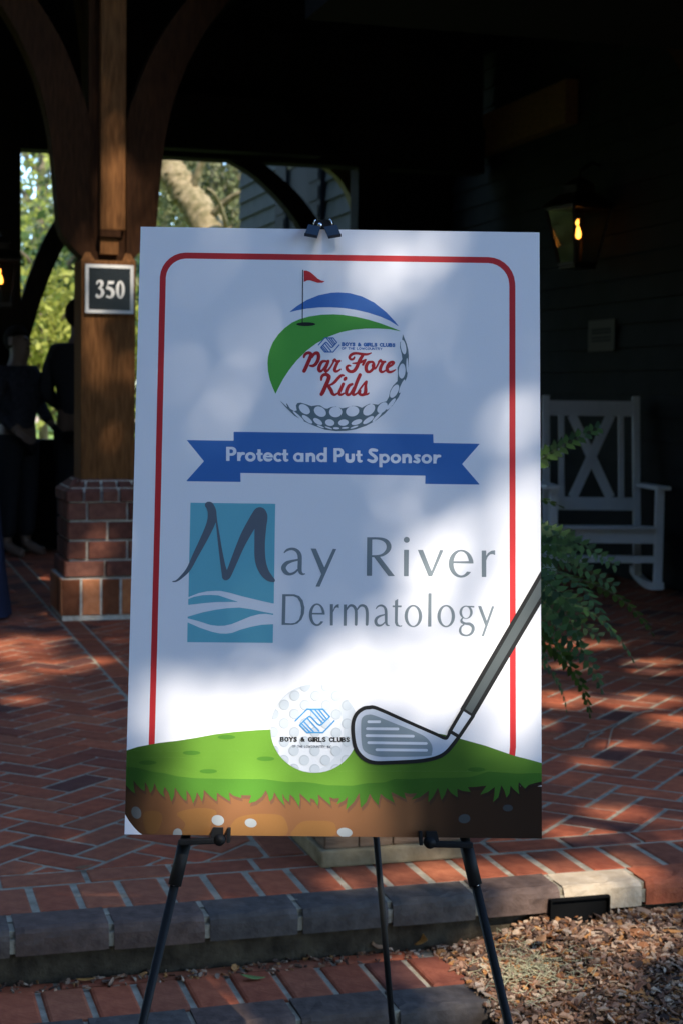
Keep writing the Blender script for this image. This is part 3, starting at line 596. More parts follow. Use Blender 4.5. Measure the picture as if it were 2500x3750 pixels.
def brick_geo(poly, depth=.05, ch=.0045, sub=True):
    """poly counter-clockwise, top at z=0"""
    n = len(poly); m2 = inset(poly, ch*.35); t = inset(poly, ch)
    vs = [(x, y, -depth) for x, y in poly] + [(x, y, -ch) for x, y in poly] + [(x, y, -ch*.3) for x, y in m2] + [(x, y, 0) for x, y in t]
    fs = []
    for r in range(3):
        for i in range(n): fs.append((r*n+i, r*n+(i+1) % n, (r+1)*n+(i+1) % n, (r+1)*n+i))
    fs.append(tuple(range(3*n, 4*n))); return vs, fs
JO = .013
BU = .1075                                                 # module: half a brick
patio = empty('patio_floor'); tag(patio, kind='structure')
VE = 3.64                                                  # front edge of the patio (v)
V1 = VE + .112; V2 = V1 + .215; V3 = V2 + BU               # nosing | headers | stretcher course | herringbone
UB0, UB1 = 1.02, 1.02 + BU                                 # single band of bricks running back to the pier
bed = []
pl = [(-4, VE+.075), (7.2, VE+.075), (7.2, 13.2), (-4, 13.2)]
mb = MB(); P3 = [uv(*p) for p in pl]
mb.add([(p.x,p.y,-.0035) for p in P3]+[(p.x,p.y,-.06) for p in P3], [(0,1,2,3),(0,4,5,1),(1,5,6,2),(2,6,7,3),(3,7,4,0)])
for f0, z0, z1 in ((.016, -.0075, -.0235), (.006, -.024, -.056)):
    lo = [uv(*p) for p in [(-4, VE+f0), (7.2, VE+f0), (7.2, VE+.074), (-4, VE+.074)]]
    mb.add([(p.x,p.y,z0) for p in lo]+[(p.x,p.y,z1) for p in lo], [(0,1,2,3),(0,4,5,1),(1,5,6,2),(2,6,7,3),(3,7,4,0),(7,6,5,4)])
tag(mb.build('mortar_bed', M_mortar, patio), kind='structure')
def visible(u, v, z=0.0, mu=120):
    p = uv(u, v, z) - Vector((0, 0, CAMZ)); q = cam.matrix_world.inverted().to_3x3() @ p
    if -q.z < .3: return None
    x = 1250 + FPX*q.x/-q.z; y = 1875 - FPX*q.y/-q.z
    return (x, y) if -mu < x < 2500+mu and 1900 < y < 3750+mu else None
cand = []
h = BU; c45 = math.sqrt(.5)
for i in range(-70, 130):
    for j in range(-120, 90):
        k = (i-j) % 4
        if k == 0: rc = (i, j, i+2, j+1)
        elif k == 2: rc = (i, j-1, i+1, j+1)
        else: continue
        g2 = JO/2/h
        q = [(rc[0]+g2, rc[1]+g2), (rc[2]-g2, rc[1]+g2), (rc[2]-g2, rc[3]-g2), (rc[0]+g2, rc[3]-g2)]
        P = [((x-y)*c45*h, (x+y)*c45*h + 5.2) for x, y in q]
        cu, cv = sum(p[0] for p in P)/4, sum(p[1] for p in P)/4
        if cv < V3-.2 or cv > 12.6 or cu < -2.6 or cu > 6.2: continue
        if visible(cu, cv) is None: continue
        for side in (0, 1):
            Q = clip(P, 0, 1, V3 + JO*.5)
            Q = clip(Q, -1, 0, -(UB0-JO/2)) if side == 0 else clip(Q, 1, 0, UB1+JO/2) if Q else Q
            if len(Q) > 2 and abs(area(Q)) > .0006: cand.append((Q, cu, cv, len(Q) == 4 and abs(abs(area(Q))-abs(area(P))) < 1e-6, k))
def hidden_by_sign(x, y): return 470 < x < 1970 and 840 < y < 3050
def size_px(Q):
    pts = [visible(*p, mu=4000) for p in Q]
    if any(p is None for p in pts): return 0
    return abs(area(pts))
sc_ = []
for c in cand:
    p = visible(c[1], c[2]); s = size_px(c[0]); sc_.append((0 if hidden_by_sign(*p) else s, c))
sc_.sort(key=lambda t: -t[0])
full_me = {}
def put_brick(poly, name, parent, m, z=0.0, depth=.05, ch=.0045, tilt=.005, full=None):
    cx, cy = sum(p[0] for p in poly)/len(poly), sum(p[1] for p in poly)/len(poly)
    if area(poly) < 0: poly = poly[::-1]
    if full is not None and full in full_me: me = full_me[full]
    else:
        vs, fs = brick_geo([(x-cx, y-cy) for x, y in poly], depth, ch); me = mesh(name, vs, fs, m)
        if full is not None: full_me[full] = me
    o = link(name, me, None, parent); w = uv(cx, cy, z + random.uniform(-.0018, .0012))
    o.location = w; o.rotation_euler = (random.gauss(0, tilt), random.gauss(0, tilt), ANG); return o
for s, (Q, cu, cv, fl, k) in sc_[:262]: put_brick(Q, 'brick', patio, M_brick, full=('herring', k) if fl else None)
rest = MB()
for s, (Q, cu, cv, fl, k) in sc_[262:]:
    if area(Q) < 0: Q = Q[::-1]
    vs, fs = brick_geo(Q, .03); dz = random.uniform(-.0015, .001)
    rest.add([uv(x, y, z+dz) for x, y, z in vs], fs)
tag(rest.build('brick_field', M_brickf, patio), kind='stuff')
def rowrect(u0, u1, v0, v1): return [(u0+JO/2, v0+JO/2), (u1-JO/2, v0+JO/2), (u1-JO/2, v1-JO/2), (u0+JO/2, v1-JO/2)]
# stretcher course, header course, rounded nosing along the edge; band back to the pier
u = -.32
while u < 2.6:
    put_brick(rowrect(u, u+.215, V2, V3), 'brick', patio, M_brick, full='str'); u += .215
u = -.36
while u < 2.6:
    if visible(u+.05, V1+.1): put_brick(rowrect(u, u+BU, V1, V2), 'brick', patio, M_brick, full='head', ch=.008)
    u += BU
v = V3
while v < 12.3:
    put_brick(rowrect(UB0, UB1, v, v+.215), 'brick', patio, M_brick, full='band'); v += .215
def nosing(name, parent, m, u0, u1, v0, z, dep=.115, th=.062):
    prof = [(0,-th),(0,-.016),(.004,-.006),(.013,-.0005),(.022,0),(dep,0),(dep,-th)]          # rounded front
    prof = [(0,-th),(-.001,-th*.6),(0,-.024),(.003,-.012),(.009,-.004),(.018,-.0005),(.03,0),(.06,.0006),(dep,0),(dep,-th)]
    vs = []; n = len(prof); K = 11; LL = u1-u0-JO
    for k in range(K):                                       # worn, slightly uneven edge
        e = 0.0025 if k in (0, K-1) else 0.0
        for q, (b, zz) in enumerate(prof):
            w = random.gauss(0, .0011) if 0 < q < 8 else 0
            vs.append((LL*k/(K-1), b + e + w, zz - (e if 2 < q < 8 else 0) + (random.gauss(0, .0009) if 2 < q < 8 else 0)))
    fs = [tuple(range(n)), tuple(range((K-1)*n, K*n))[::-1]]
    for k in range(K-1): fs += [(k*n+i, (k+1)*n+i, (k+1)*n+(i+1) % n, k*n+(i+1) % n) for i in range(n)]
    o = link(name, mesh(name, vs, fs, m), None, parent)
    o.location = uv(u0+JO/2, v0, z + random.uniform(-.002, .002)); o.rotation_euler = (0, random.gauss(0, .004), ANG + random.gauss(0, .004)); return o
nb = []
u = -.34
while u < 2.6:
    tan = 1.60 < u + .1 < 1.85
    nb.append((u, nosing('nosing_brick', patio, M_tan if tan else (M_brick if u > 1.82 else M_nose), u, u+.222, VE, .0))); u += .222
# riser below the overhanging nosing
mb = MB(); mb.add([uv(-4, VE+.03, -.05), uv(7, VE+.03, -.05), uv(7, VE+.03, -.32), uv(-4, VE+.03, -.32), uv(-4, VE+.1, -.05), uv(7, VE+.1, -.05), uv(7, VE+.1, -.32), uv(-4, VE+.1, -.32)], [(0,3,2,1),(4,5,6,7),(0,1,5,4),(2,3,7,6),(0,4,7,3),(1,2,6,5)])
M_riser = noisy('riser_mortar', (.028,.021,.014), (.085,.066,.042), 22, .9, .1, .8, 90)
tag(mb.build('riser', M_riser, patio), kind='structure')

# ---- lower step
step = empty('brick_step'); tag(step, kind='structure')
ZS = -.132; VS = VE - .335                                 # tread height, its front edge
UE = 1.345                                                  # right end of the step
mb = MB(); A_ = [uv(-3.2, VS+.012), uv(UE-.004, VS+.012), uv(UE-.004, VE+.03), uv(-3.2, VE+.03)]
mb.add([(p.x,p.y,ZS-.008) for p in A_]+[(p.x,p.y,-.36) for p in A_], [(0,1,2,3),(0,4,5,1),(1,5,6,2),(2,6,7,3),(3,7,4,0)])
tag(mb.build('mortar_bed', M_mortar, step), kind='structure')
u = UE; k = 0
while u > -.62:
    put_brick(rowrect(u-BU, u, VS+.112, VS+.112+.2), 'brick', step, M_brick, z=ZS, full='shead', ch=.008, tilt=.008); u -= BU
    k += 1
u = UE
while u > -.62:
    nosing('nosing_brick', step, M_nose, u-.222, u, VS, ZS); u -= .222
u = UE - .06
while u > -.62:
    put_brick([(u-.215+JO/2, VS+.112+.203), (u-JO/2, VS+.112+.203), (u-JO/2, VE+.028), (u-.215+JO/2, VE+.028)], 'brick', step, M_brick, z=ZS-.002, full='sback', ch=.004); u -= .215

# ---- black box with a back plate under the tan nosing
lt = empty('black_edge_box', uv(touv(onz(2100, 3322, -.06))[0], VE-.001, -.068), ANG)
tag(lt, 'black open-fronted box under the tan edge brick beside the mulch', 'step light')
M_blk = plain('box_black', (.004,.004,.004), .9, .05)
mb = MB(); W_, H_ = .08, .042
mb.box((-W_, -.016, H_-.004), (W_, 0, H_)).box((-W_, -.016, -H_), (-W_+.004, 0, H_-.004)).box((W_-.004, -.016, -H_), (W_, 0, H_-.004)); mb.build('housing', M_blk, lt)
mb = MB(); mb.box((-W_+.004, -.006, -H_), (W_-.004, -.001, H_-.004)); mb.build('back_plate', M_blk, lt)

# ---- mulch bed, humped soil sheet plus thousands of chips
def mulch_z(u, v):
    d = VE + .03 - v
    z = -.078 - .10*min(1, max(0, d)/.9) + .008*math.sin(u*9+v*5) + .006*math.sin(v*17-u*6)
    t = min(1, max(0, (u-UE)/.34)); t = t*t*(3-2*t)
    zs = ZS - .006 - .25*max(0, VS+.06-v)
    return zs*(1-t) + z*t - .035*math.exp(-((u-1.70)/.075)**2-((v-VE+.035)/.04)**2)
M_soil = noisy('soil', (.035,.024,.016), (.075,.05,.034), 40, .95, .1, .9, 120)
nu, nv = 46, 40; vs = []
U0, U1, W0, W1 = UE + .002, 3.6, 1.6, VE + .03
for j in range(nv+1):
    for i in range(nu+1):
        u, v = U0+(U1-U0)*i/nu, W0+(W1-W0)*j/nv; vs.append(uv(u, v, mulch_z(u, v)))
bedm = link('mulch_bed', mesh('mulch_bed', vs, [(j*(nu+1)+i, j*(nu+1)+i+1, (j+1)*(nu+1)+i+1, (j+1)*(nu+1)+i) for j in range(nv) for i in range(nu)]), M_soil, smooth=True)
tag(bedm, kind='structure')
def chip_mesh(n, urange, vrange, zf, smin, smax, keep=lambda u, v: True, lift=.012):
    V, F = [], []
    for _ in range(n):
        u, v = random.uniform(*urange), random.uniform(*vrange)
        if not keep(u, v): continue
        L = random.uniform(smin, smax) * (1.9 if random.random() < .12 else 1); w = L*random.uniform(.12, .55)
        M = Matrix.Rotation(random.uniform(0, 6.3), 3, 'Z') @ Matrix.Rotation(random.gauss(0, .38), 3, 'X') @ Matrix.Rotation(random.gauss(0, .3), 3, 'Y')
        c = uv(u, v, zf(u, v) + random.uniform(.0, lift)); b = len(V); bend = random.uniform(-.25, .5)*w; tw = random.uniform(.0022, .005)
        for (x, y, zz) in ((-.5,-.28,0),(-.2,-.5,bend*.4),(.3,-.46,bend),(.5,-.1,0),(.42,.34,bend*.3),(-.1,.5,bend),(-.46,.3,0)):
            V.append(c + M @ Vector((x*L+random.gauss(0,.06)*L*.5, y*w, zz)))
        for i in range(7): V.append(V[b+i] - Vector((0, 0, tw)))
        F.append(tuple(range(b, b+7))); F += [(b+i, b+7+i, b+7+(i+1) % 7, b+(i+1) % 7) for i in range(7)]
    return V, F
CH = [(.10,.052,.03),(.20,.105,.062),(.32,.19,.115),(.15,.07,.04),(.36,.25,.165),(.24,.135,.085),(.36,.165,.055),(.06,.036,.026),(.25,.165,.11),(.20,.08,.032),(.40,.29,.2),(.11,.065,.045)]
m_, n_, l_, b_ = newmat('mulch_chips')
gg = n_.new('ShaderNodeNewGeometry'); rr = n_.new('ShaderNodeValToRGB'); rr.color_ramp.interpolation = 'CONSTANT'; e = rr.color_ramp.elements
while len(e) < len(CH): e.new(.5)
for k, c in enumerate(CH): e[k].position = k/len(CH); e[k].color = (*c, 1)
l_.new(gg.outputs['Random Per Island'], rr.inputs[0]); l_.new(rr.outputs[0], b_.inputs['Base Color']); b_.inputs['Roughness'].default_value = .8; b_.inputs['Specular IOR Level'].default_value = .2
M_chip = m_
V, F = chip_mesh(24000, (UE-.02, 2.55), (2.55, VE+.02), mulch_z, .008, .027)
ch_ = link('mulch_chips', mesh('mulch_chips', V, F), M_chip); tag(ch_, 'brown shredded bark mulch and dry leaf bits beside the brick steps', 'mulch', kind='stuff')
# debris gathered in the corner under the nosing of the step
V, F = chip_mesh(420, (-.6, UE), (VE-.045, VE+.025), lambda u, v: ZS, .006, .02, lift=.006)
dv = link('step_debris', mesh('step_debris', V, F), M_chip); tag(dv, 'dry leaf crumbs gathered in the corner of the brick step', 'leaf debris', kind='stuff')
# pale dry moss on the mulch next to the step end
V, F = [], []
mo = MB()
for _ in range(260):
    u, v = random.gauss(UE+.13, .06), random.gauss(VS+.13, .07); z = mulch_z(u, v)+.012
    if u < UE+.01: continue
    a = random.uniform(0, 6.3); L = random.uniform(.02, .05)
    p = uv(u, v, z); mo.tube([p, p+Vector((math.cos(a)*L*.5, math.sin(a)*L*.5, random.uniform(0,.014))), p+Vector((math.cos(a+.6)*L, math.sin(a+.6)*L, random.uniform(-.004,.01)))], .0008, 3)
M_moss = plain('dry_moss', (.30,.28,.17), .9, .1)
tag(mo.build('dry_moss', M_moss), 'pale dry moss strands on the mulch by the lower step corner', 'moss', kind='stuff')

# ---- single fallen leaves and the twig
def leaf_obj(name, label, p, L, W, rz, m, tip=.0, curl=.25):
    me_v = []; n = 7
    for i in range(n+1):
        t = i/n; w = W*math.sin(math.pi*min(.985, max(.015, t**.85)))*.5; zc = curl*L*(t-.5)**2*1.6
        me_v += [(t*L-L/2, -w, zc+.25*w), (t*L-L/2, 0, zc), (t*L-L/2, w, zc+.3*w)]
    fs = []
    for i in range(n):
        for k in range(2): fs.append((i*3+k, i*3+k+1, (i+1)*3+k+1, (i+1)*3+k))
    o = link(name, mesh(name, me_v, fs), m, smooth=True); o.location = p; o.rotation_euler = (random.gauss(0, .12)+tip, random.gauss(0, .1), rz)
    md = o.modifiers.new('thick', 'SOLIDIFY'); md.thickness = .0006
    tag(o, label, 'leaf'); return o
ML_o = noisy('leaf_orange', (.42,.17,.035), (.55,.27,.07), 60, .6, .3); ML_b = noisy('leaf_brown', (.14,.07,.03), (.26,.13,.06), 60, .6, .3); ML_g = noisy('leaf_green', (.09,.14,.04), (.16,.21,.06), 60, .5, .3); ML_t = noisy('leaf_tan', (.40,.29,.19), (.52,.40,.28), 60, .6, .3)
leaf_obj('fallen_leaf', 'small curled brown leaf lying on the brick edge course of the patio', onz(310, 3187)+Vector((0,0,.006)), .048, .02, .3, ML_b)
leaf_obj('fallen_leaf', 'bright orange curled leaf in the corner where the step meets the mulch', onz(1535, 3470, ZS)+Vector((0,0,.02)), .055, .034, -.7, ML_o, .9)
leaf_obj('fallen_leaf', 'brown upright curled leaf on the lower step beside the easel back leg', onz(1388, 3482, ZS)+Vector((0,0,.018)), .05, .03, .5, ML_b, 1.0)
leaf_obj('fallen_leaf', 'green fallen leaf on a red brick of the lower step', onz(925, 3592, ZS)+Vector((0,0,.006)), .06, .018, .25, ML_g)
leaf_obj('fallen_leaf', 'slim greenish tan leaf under the patio nosing on the lower step', onz(870, 3495, ZS)+Vector((0,0,.005)), .1, .014, .35, ML_g)
leaf_obj('fallen_leaf', 'thin orange brown leaf on the joint of the lower step near the dark brick', onz(315, 3597, ZS)+Vector((0,0,.005)), .045, .012, .1, ML_o)
leaf_obj('fallen_leaf', 'brown leaf tilted on edge in the mulch by the easel leg', uv(UE+.2, VE-.13, mulch_z(UE+.2, VE-.13)+.03), .06, .024, 1.1, ML_b, .45)
leaf_obj('fallen_leaf', 'small orange brown leaf on the sunlit herringbone bricks past the fern', onz(2180, 2490)+Vector((0,0,.006)), .03, .02, .9, ML_o)
tw = MB()
q = [onz(x, y)+Vector((0,0,.012)) for x, y in ((2155,2700),(2200,2688),(2260,2660),(2320,2625),(2390,2612))]
tw.tube(q, [.003,.004,.004,.004,.003], 6); tw.tube([q[2], onz(2238,2690)+Vector((0,0,.02)), onz(2224,2745)+Vector((0,0,.012))], [.003,.0025,.002], 5)
tw.tube([q[0], onz(2130,2745)+Vector((0,0,.01)), onz(2060,2755)+Vector((0,0,.007)), onz(2015,2745)+Vector((0,0,.007))], [.003,.003,.0025,.002], 5)
tag(tw.build('twig', noisy('twig_bark', (.12,.10,.075), (.24,.2,.15), 80, .9), smooth=True), 'thin forked grey twig lying across the herringbone bricks', 'twig')
# ================================================================== TIMBER PORCH (frame turned 16.5 degrees to the camera)
UC, VC = 1.287, 8.66                                        # front-left corner of the pier's footprint centre line
def frame_obj(name, u, v, z=0.0): return empty(name, uv(u, v, z), ANG)
def curve_brace(side, thick, pts_out, pts_in):
    """arched brace: outline in (offset along u, z), extruded across v"""
    poly = [(side*a, b) for a, b in pts_out] + [(side*a, b) for a, b in pts_in[::-1]]
    n = len(poly); vs = [(x, -thick/2, z) for x, z in poly] + [(x, thick/2, z) for x, z in poly]
    tri = tessellate_polygon([[Vector((x, z, 0)) for x, z in poly]])
    fs = [tuple(t) for t in tri] + [tuple(n+i for i in t[::-1]) for t in tri] + [(i, (i+1) % n, n+(i+1) % n, n+i) for i in range(n)]
    return vs, fs
def smooth_pts(pts, n=5): return [tuple(p) for p in catmull(pts, n)]
PW = .145                                                   # half width of the timber post
def pier(name, label, u, v, detailed=True):
    t = frame_obj(name, u, v); tag(t, label, 'column', 'timber columns on brick piers')
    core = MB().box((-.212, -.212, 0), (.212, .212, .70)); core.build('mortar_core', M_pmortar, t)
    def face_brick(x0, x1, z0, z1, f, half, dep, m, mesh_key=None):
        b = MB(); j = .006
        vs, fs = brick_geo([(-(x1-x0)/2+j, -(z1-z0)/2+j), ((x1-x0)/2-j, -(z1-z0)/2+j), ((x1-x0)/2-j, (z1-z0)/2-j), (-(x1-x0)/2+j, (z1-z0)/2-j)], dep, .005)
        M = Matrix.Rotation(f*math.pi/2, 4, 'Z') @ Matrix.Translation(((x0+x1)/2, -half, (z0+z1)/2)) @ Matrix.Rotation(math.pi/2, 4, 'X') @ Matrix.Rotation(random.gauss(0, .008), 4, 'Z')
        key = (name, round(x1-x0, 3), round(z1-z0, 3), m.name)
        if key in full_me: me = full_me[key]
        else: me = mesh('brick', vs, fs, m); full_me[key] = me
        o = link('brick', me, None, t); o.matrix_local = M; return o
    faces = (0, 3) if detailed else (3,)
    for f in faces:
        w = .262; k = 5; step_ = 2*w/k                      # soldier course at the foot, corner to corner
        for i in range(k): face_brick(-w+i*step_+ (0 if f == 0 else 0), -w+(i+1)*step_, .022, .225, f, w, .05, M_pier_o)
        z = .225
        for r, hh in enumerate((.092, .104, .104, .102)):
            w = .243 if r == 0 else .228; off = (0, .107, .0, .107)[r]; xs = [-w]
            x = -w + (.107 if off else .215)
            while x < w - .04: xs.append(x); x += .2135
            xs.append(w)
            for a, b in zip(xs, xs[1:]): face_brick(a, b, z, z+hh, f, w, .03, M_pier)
            z += hh
    mb = MB(); mb.box((-.255, -.255, 0), (.255, .255, .222)); mb.build('mortar_foot', M_pmortar, t)
    # sloping cap course
    zc0 = .628; k = 5; w = .236
    for f in faces:
        for i in range(k):
            x0, x1 = -w+i*2*w/k+.008, -w+(i+1)*2*w/k-.008
            sx = .82
            vs = [(x0,-w,zc0),(x1,-w,zc0),(x1,-w,zc0+.05),(x0,-w,zc0+.05),(x0*sx,-.15,zc0+.115),(x1*sx,-.15,zc0+.115),(x0*sx,-.15,zc0),(x1*sx,-.15,zc0)]
            me = mesh('cap_brick', vs, [(0,1,2,3),(3,2,5,4),(0,3,4,6),(1,7,5,2),(6,7,1,0),(6,4,5,7)], M_pier)
            o = link('cap_brick', me, None, t); o.rotation_euler = (0, 0, f*math.pi/2)
    mb = MB(); mb.box((-.205, -.205, zc0), (.205, .205, zc0+.06)).box((-.165,-.165,zc0+.06),(.165,.165,zc0+.108)); mb.build('cap_mortar', M_pmortar, t)
    # timber post: lower shaft, narrower core above with an applied front strip, ledge and four knee braces
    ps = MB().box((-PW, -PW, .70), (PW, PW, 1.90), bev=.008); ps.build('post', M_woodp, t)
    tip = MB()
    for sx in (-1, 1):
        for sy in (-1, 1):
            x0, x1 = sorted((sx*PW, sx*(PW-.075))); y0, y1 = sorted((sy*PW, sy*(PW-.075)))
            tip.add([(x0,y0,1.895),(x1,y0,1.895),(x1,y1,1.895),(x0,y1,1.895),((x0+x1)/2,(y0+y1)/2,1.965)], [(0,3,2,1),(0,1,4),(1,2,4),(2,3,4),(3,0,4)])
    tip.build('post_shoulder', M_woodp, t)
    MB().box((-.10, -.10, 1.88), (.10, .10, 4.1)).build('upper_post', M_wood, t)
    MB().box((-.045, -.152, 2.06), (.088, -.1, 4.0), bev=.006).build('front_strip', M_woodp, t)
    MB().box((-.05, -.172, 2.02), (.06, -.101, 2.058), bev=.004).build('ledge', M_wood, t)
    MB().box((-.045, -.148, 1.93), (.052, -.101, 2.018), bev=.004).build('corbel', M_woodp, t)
    outp = smooth_pts([(.118,1.90),(.19,1.97),(.25,2.05),(.268,2.2),(.285,2.4),(.312,2.6),(.37,2.82),(.46,3.03),(.58,3.22),(.76,3.42),(1.0,3.60),(1.2,3.70)])
    inn = smooth_pts([(.098,1.93),(.098,2.3),(.098,2.62),(.155,2.82),(.24,3.02),(.35,3.20),(.48,3.36),(.70,3.54),(.95,3.70)])
    for side in (-1, 1):
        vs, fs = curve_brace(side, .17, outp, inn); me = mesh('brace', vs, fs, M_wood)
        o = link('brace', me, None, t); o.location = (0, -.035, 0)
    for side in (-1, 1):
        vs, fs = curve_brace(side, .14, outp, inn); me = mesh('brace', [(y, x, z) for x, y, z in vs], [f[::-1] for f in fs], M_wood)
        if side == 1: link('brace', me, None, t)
    return t
col1 = pier('porch_column', 'brown timber column on brick pier carrying the black number 350 plaque', UC, VC + .215)
col2 = pier('porch_column', 'timber column on brick pier beside the dark house wall and the rocking chair', UC + 3.95, VC + .215, False)

# ---- number plaque on the post
pq = empty('number_plaque'); a0 = onv(315, 972, VC+.215-PW-.012); b0 = onv(487, 1145, VC+.215-PW-.012)
pc = (a0+b0)/2; pq.location = uv(touv(pc)[0], VC+.215-PW-.001, pc.z); pq.rotation_euler = (0, 0, ANG); tag(pq, 'square black plaque with pale border and number 350 on the timber post', 'plaque')
hw, hh_ = .128, .128
M_pale = plain('plaque_pale', (.50,.47,.42), .5, .3); M_pbk = plain('plaque_black', (.006,.007,.007), .25, .5)
MB().box((-hw, -.018, -hh_), (hw, 0, hh_), bev=.002).build('backing', M_pbk, pq)
bw = .018
for (x0, z0, x1, z1) in ((-hw,hh_-bw,hw,hh_),(-hw,-hh_,hw,-hh_+bw),(-hw,-hh_+bw,-hw+bw,hh_-bw),(hw-bw,-hh_+bw,hw,hh_-bw)):
    MB().box((x0,-.021,z0),(x1,-.0178,z1)).build('border_strip', M_pale, pq)
zn = lambda pts: [((p[0]-785)/1350*2*hw, (p[1]-850)/1350*2*hw, p[2]/1350*2*hw) if len(p) > 2 else ((p[0]-785)/1350*2*hw, (p[1]-850)/1350*2*hw) for p in pts]
def num_conv(V): return np.c_[V[:, 0], np.full(len(V), -.0192), -V[:, 1]]
KN = 1000.0
def digit(name, art):
    for i, (op, k, d) in enumerate(art.ops):
        d = np.array(d, float)*np.array([KN,KN,KN,KN,1][:len(d)]) if k == 'e' else d*KN
        art.ops[i] = (op, k, tuple(d) if k == 'e' else d)
    me = art.mesh(name, 1.2, lambda V: num_conv(V/KN)); fix_normals(me); return link(name, me, M_pale, pq)
digit('numeral', Art().stroke(zn([(432,725,16),(452,665,25),(510,630,27),(568,665,42),(572,735,38),(530,805,26),(492,832,18)])).stroke(zn([(492,832,18),(560,862,34),(595,935,42),(570,1025,40),(505,1080,26),(445,1062,38),(430,1020,28)])))
digit('numeral', Art().poly(zn([(745,628),(920,628),(893,708),(735,712)])).poly(zn([(748,640),(770,640),(735,800),(695,850)])).stroke(zn([(705,835,22),(780,825,40),(855,880,50),(885,960,48),(850,1045,40),(785,1083,24),(722,1055,34)])))
e0 = zn([(1088,860)])[0]; kk = 2*hw/1350
digit('numeral', Art().ell(*e0, 122*kk, 248*kk).ell(e0[0], e0[1], 40*kk, 200*kk, op='-'))

# ---- roof: ceiling, front and back beams, wall plates
UW = 4.95                                                   # plane of the house wall
VB = 12.46                                                  # back beam
def slab(name, u0, u1, v0, v1, z0, z1, m, label=None, cat=None):
    P = [uv(u0, v0), uv(u1, v0), uv(u1, v1), uv(u0, v1)]
    b = MB(); b.add([(p.x,p.y,z0) for p in P]+[(p.x,p.y,z1) for p in P], [(0,3,2,1),(4,5,6,7),(0,1,5,4),(1,2,6,5),(2,3,7,6),(3,0,4,7)])
    o = b.build(name, m)
    if label: tag(o, label, cat)
    return o
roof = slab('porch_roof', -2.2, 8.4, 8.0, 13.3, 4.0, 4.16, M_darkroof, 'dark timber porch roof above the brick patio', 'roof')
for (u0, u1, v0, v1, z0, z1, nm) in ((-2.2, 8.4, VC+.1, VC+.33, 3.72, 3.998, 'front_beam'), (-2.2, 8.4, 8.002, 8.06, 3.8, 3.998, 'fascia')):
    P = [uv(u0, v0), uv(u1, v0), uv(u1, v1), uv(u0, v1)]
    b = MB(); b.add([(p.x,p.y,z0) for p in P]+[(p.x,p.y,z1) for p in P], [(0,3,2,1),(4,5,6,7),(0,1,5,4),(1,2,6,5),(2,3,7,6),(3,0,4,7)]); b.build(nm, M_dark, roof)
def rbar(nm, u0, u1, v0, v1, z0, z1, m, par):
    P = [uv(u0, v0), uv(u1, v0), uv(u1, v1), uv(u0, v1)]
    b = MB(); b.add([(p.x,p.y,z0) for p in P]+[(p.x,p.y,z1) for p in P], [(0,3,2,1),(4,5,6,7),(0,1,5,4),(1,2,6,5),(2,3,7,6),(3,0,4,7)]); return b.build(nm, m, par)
sky_blocker = slab('added_sky_blocker', 2.15, 8.4, 4.9, 7.998, 3.06, 3.2, M_darkroof, 'unseen dark roof slab added to keep sky light off the rocking chair', 'roof')  # unseen slab and upstand added to keep sky light off the chair
rbar('blocker_upstand', 2.15, 8.4, 7.9, 7.996, 3.202, 3.998, M_dark, sky_blocker)
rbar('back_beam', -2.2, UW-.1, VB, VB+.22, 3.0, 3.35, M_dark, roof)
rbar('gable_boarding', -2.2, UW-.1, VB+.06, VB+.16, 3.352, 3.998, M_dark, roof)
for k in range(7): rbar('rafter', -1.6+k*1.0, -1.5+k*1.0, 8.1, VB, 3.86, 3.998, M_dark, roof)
# ogee-ended tie beam that shows faintly above the back opening
og = MB(); prof = [(1.6,3.42),(3.05,3.42),(3.12,3.40),(3.16,3.33),(3.22,3.27),(3.30,3.24),(3.36,3.2),(3.42,3.12),(3.42,3.02),(1.6,3.02)]
vs = [uv(a, VB-.30, z) for a, z in prof]+[uv(a, VB-.14, z) for a, z in prof]; n = len(prof)
tri = tessellate_polygon([[Vector((a, z, 0)) for a, z in prof]])
og.add(vs, [tuple(t) for t in tri]+[tuple(n+i for i in t[::-1]) for t in tri]+[(i,(i+1) % n,n+(i+1) % n,n+i) for i in range(n)]); og.build('tie_beam', M_dark, roof)
# back posts with arched braces
def back_post(name, label, u, sides):
    t = frame_obj(name, u, VB+.11); tag(t, label, 'post')
    MB().box((-.125, -.105, -.33), (.125, .105, 3.0)).build('shaft', M_dark, t)
    po = smooth_pts([(.124,1.35),(.2,1.62),(.30,1.95),(.45,2.3),(.66,2.62),(.92,2.87),(1.15,3.0)]); pi = smooth_pts([(.124,1.85),(.2,2.1),(.34,2.42),(.55,2.72),(.78,2.92),(.9,3.0)])
    for s in sides:
        vs, fs = curve_brace(s, .13, po, pi); link('brace', mesh('brace', vs, fs, M_dark), None, t)
    return t
back_post('porch_post', 'dark timber back post with arched brace behind the standing people', 1.06, (1, -1))
back_post('porch_post', 'dark timber back post with arched brace in front of the clapboard wing', 3.92, (-1,))
low = slab('low_wall', -2.2, 3.78, VB+.16, VB+.34, -.33, .80, M_dark, 'low dark rail wall across the back opening of the porch', 'wall')
cap = rbar('coping', -2.2, 3.78, VB+.13, VB+.37, .802, .84, M_dark, low)
lw = slab('added_side_wall', -2.3, -2.2, 8.9, 13.3, -.33, 4.0, M_dark, 'unseen dark wall added at the porch side to keep the interior dark', 'wall')  # out of view, added to keep the porch interior dark

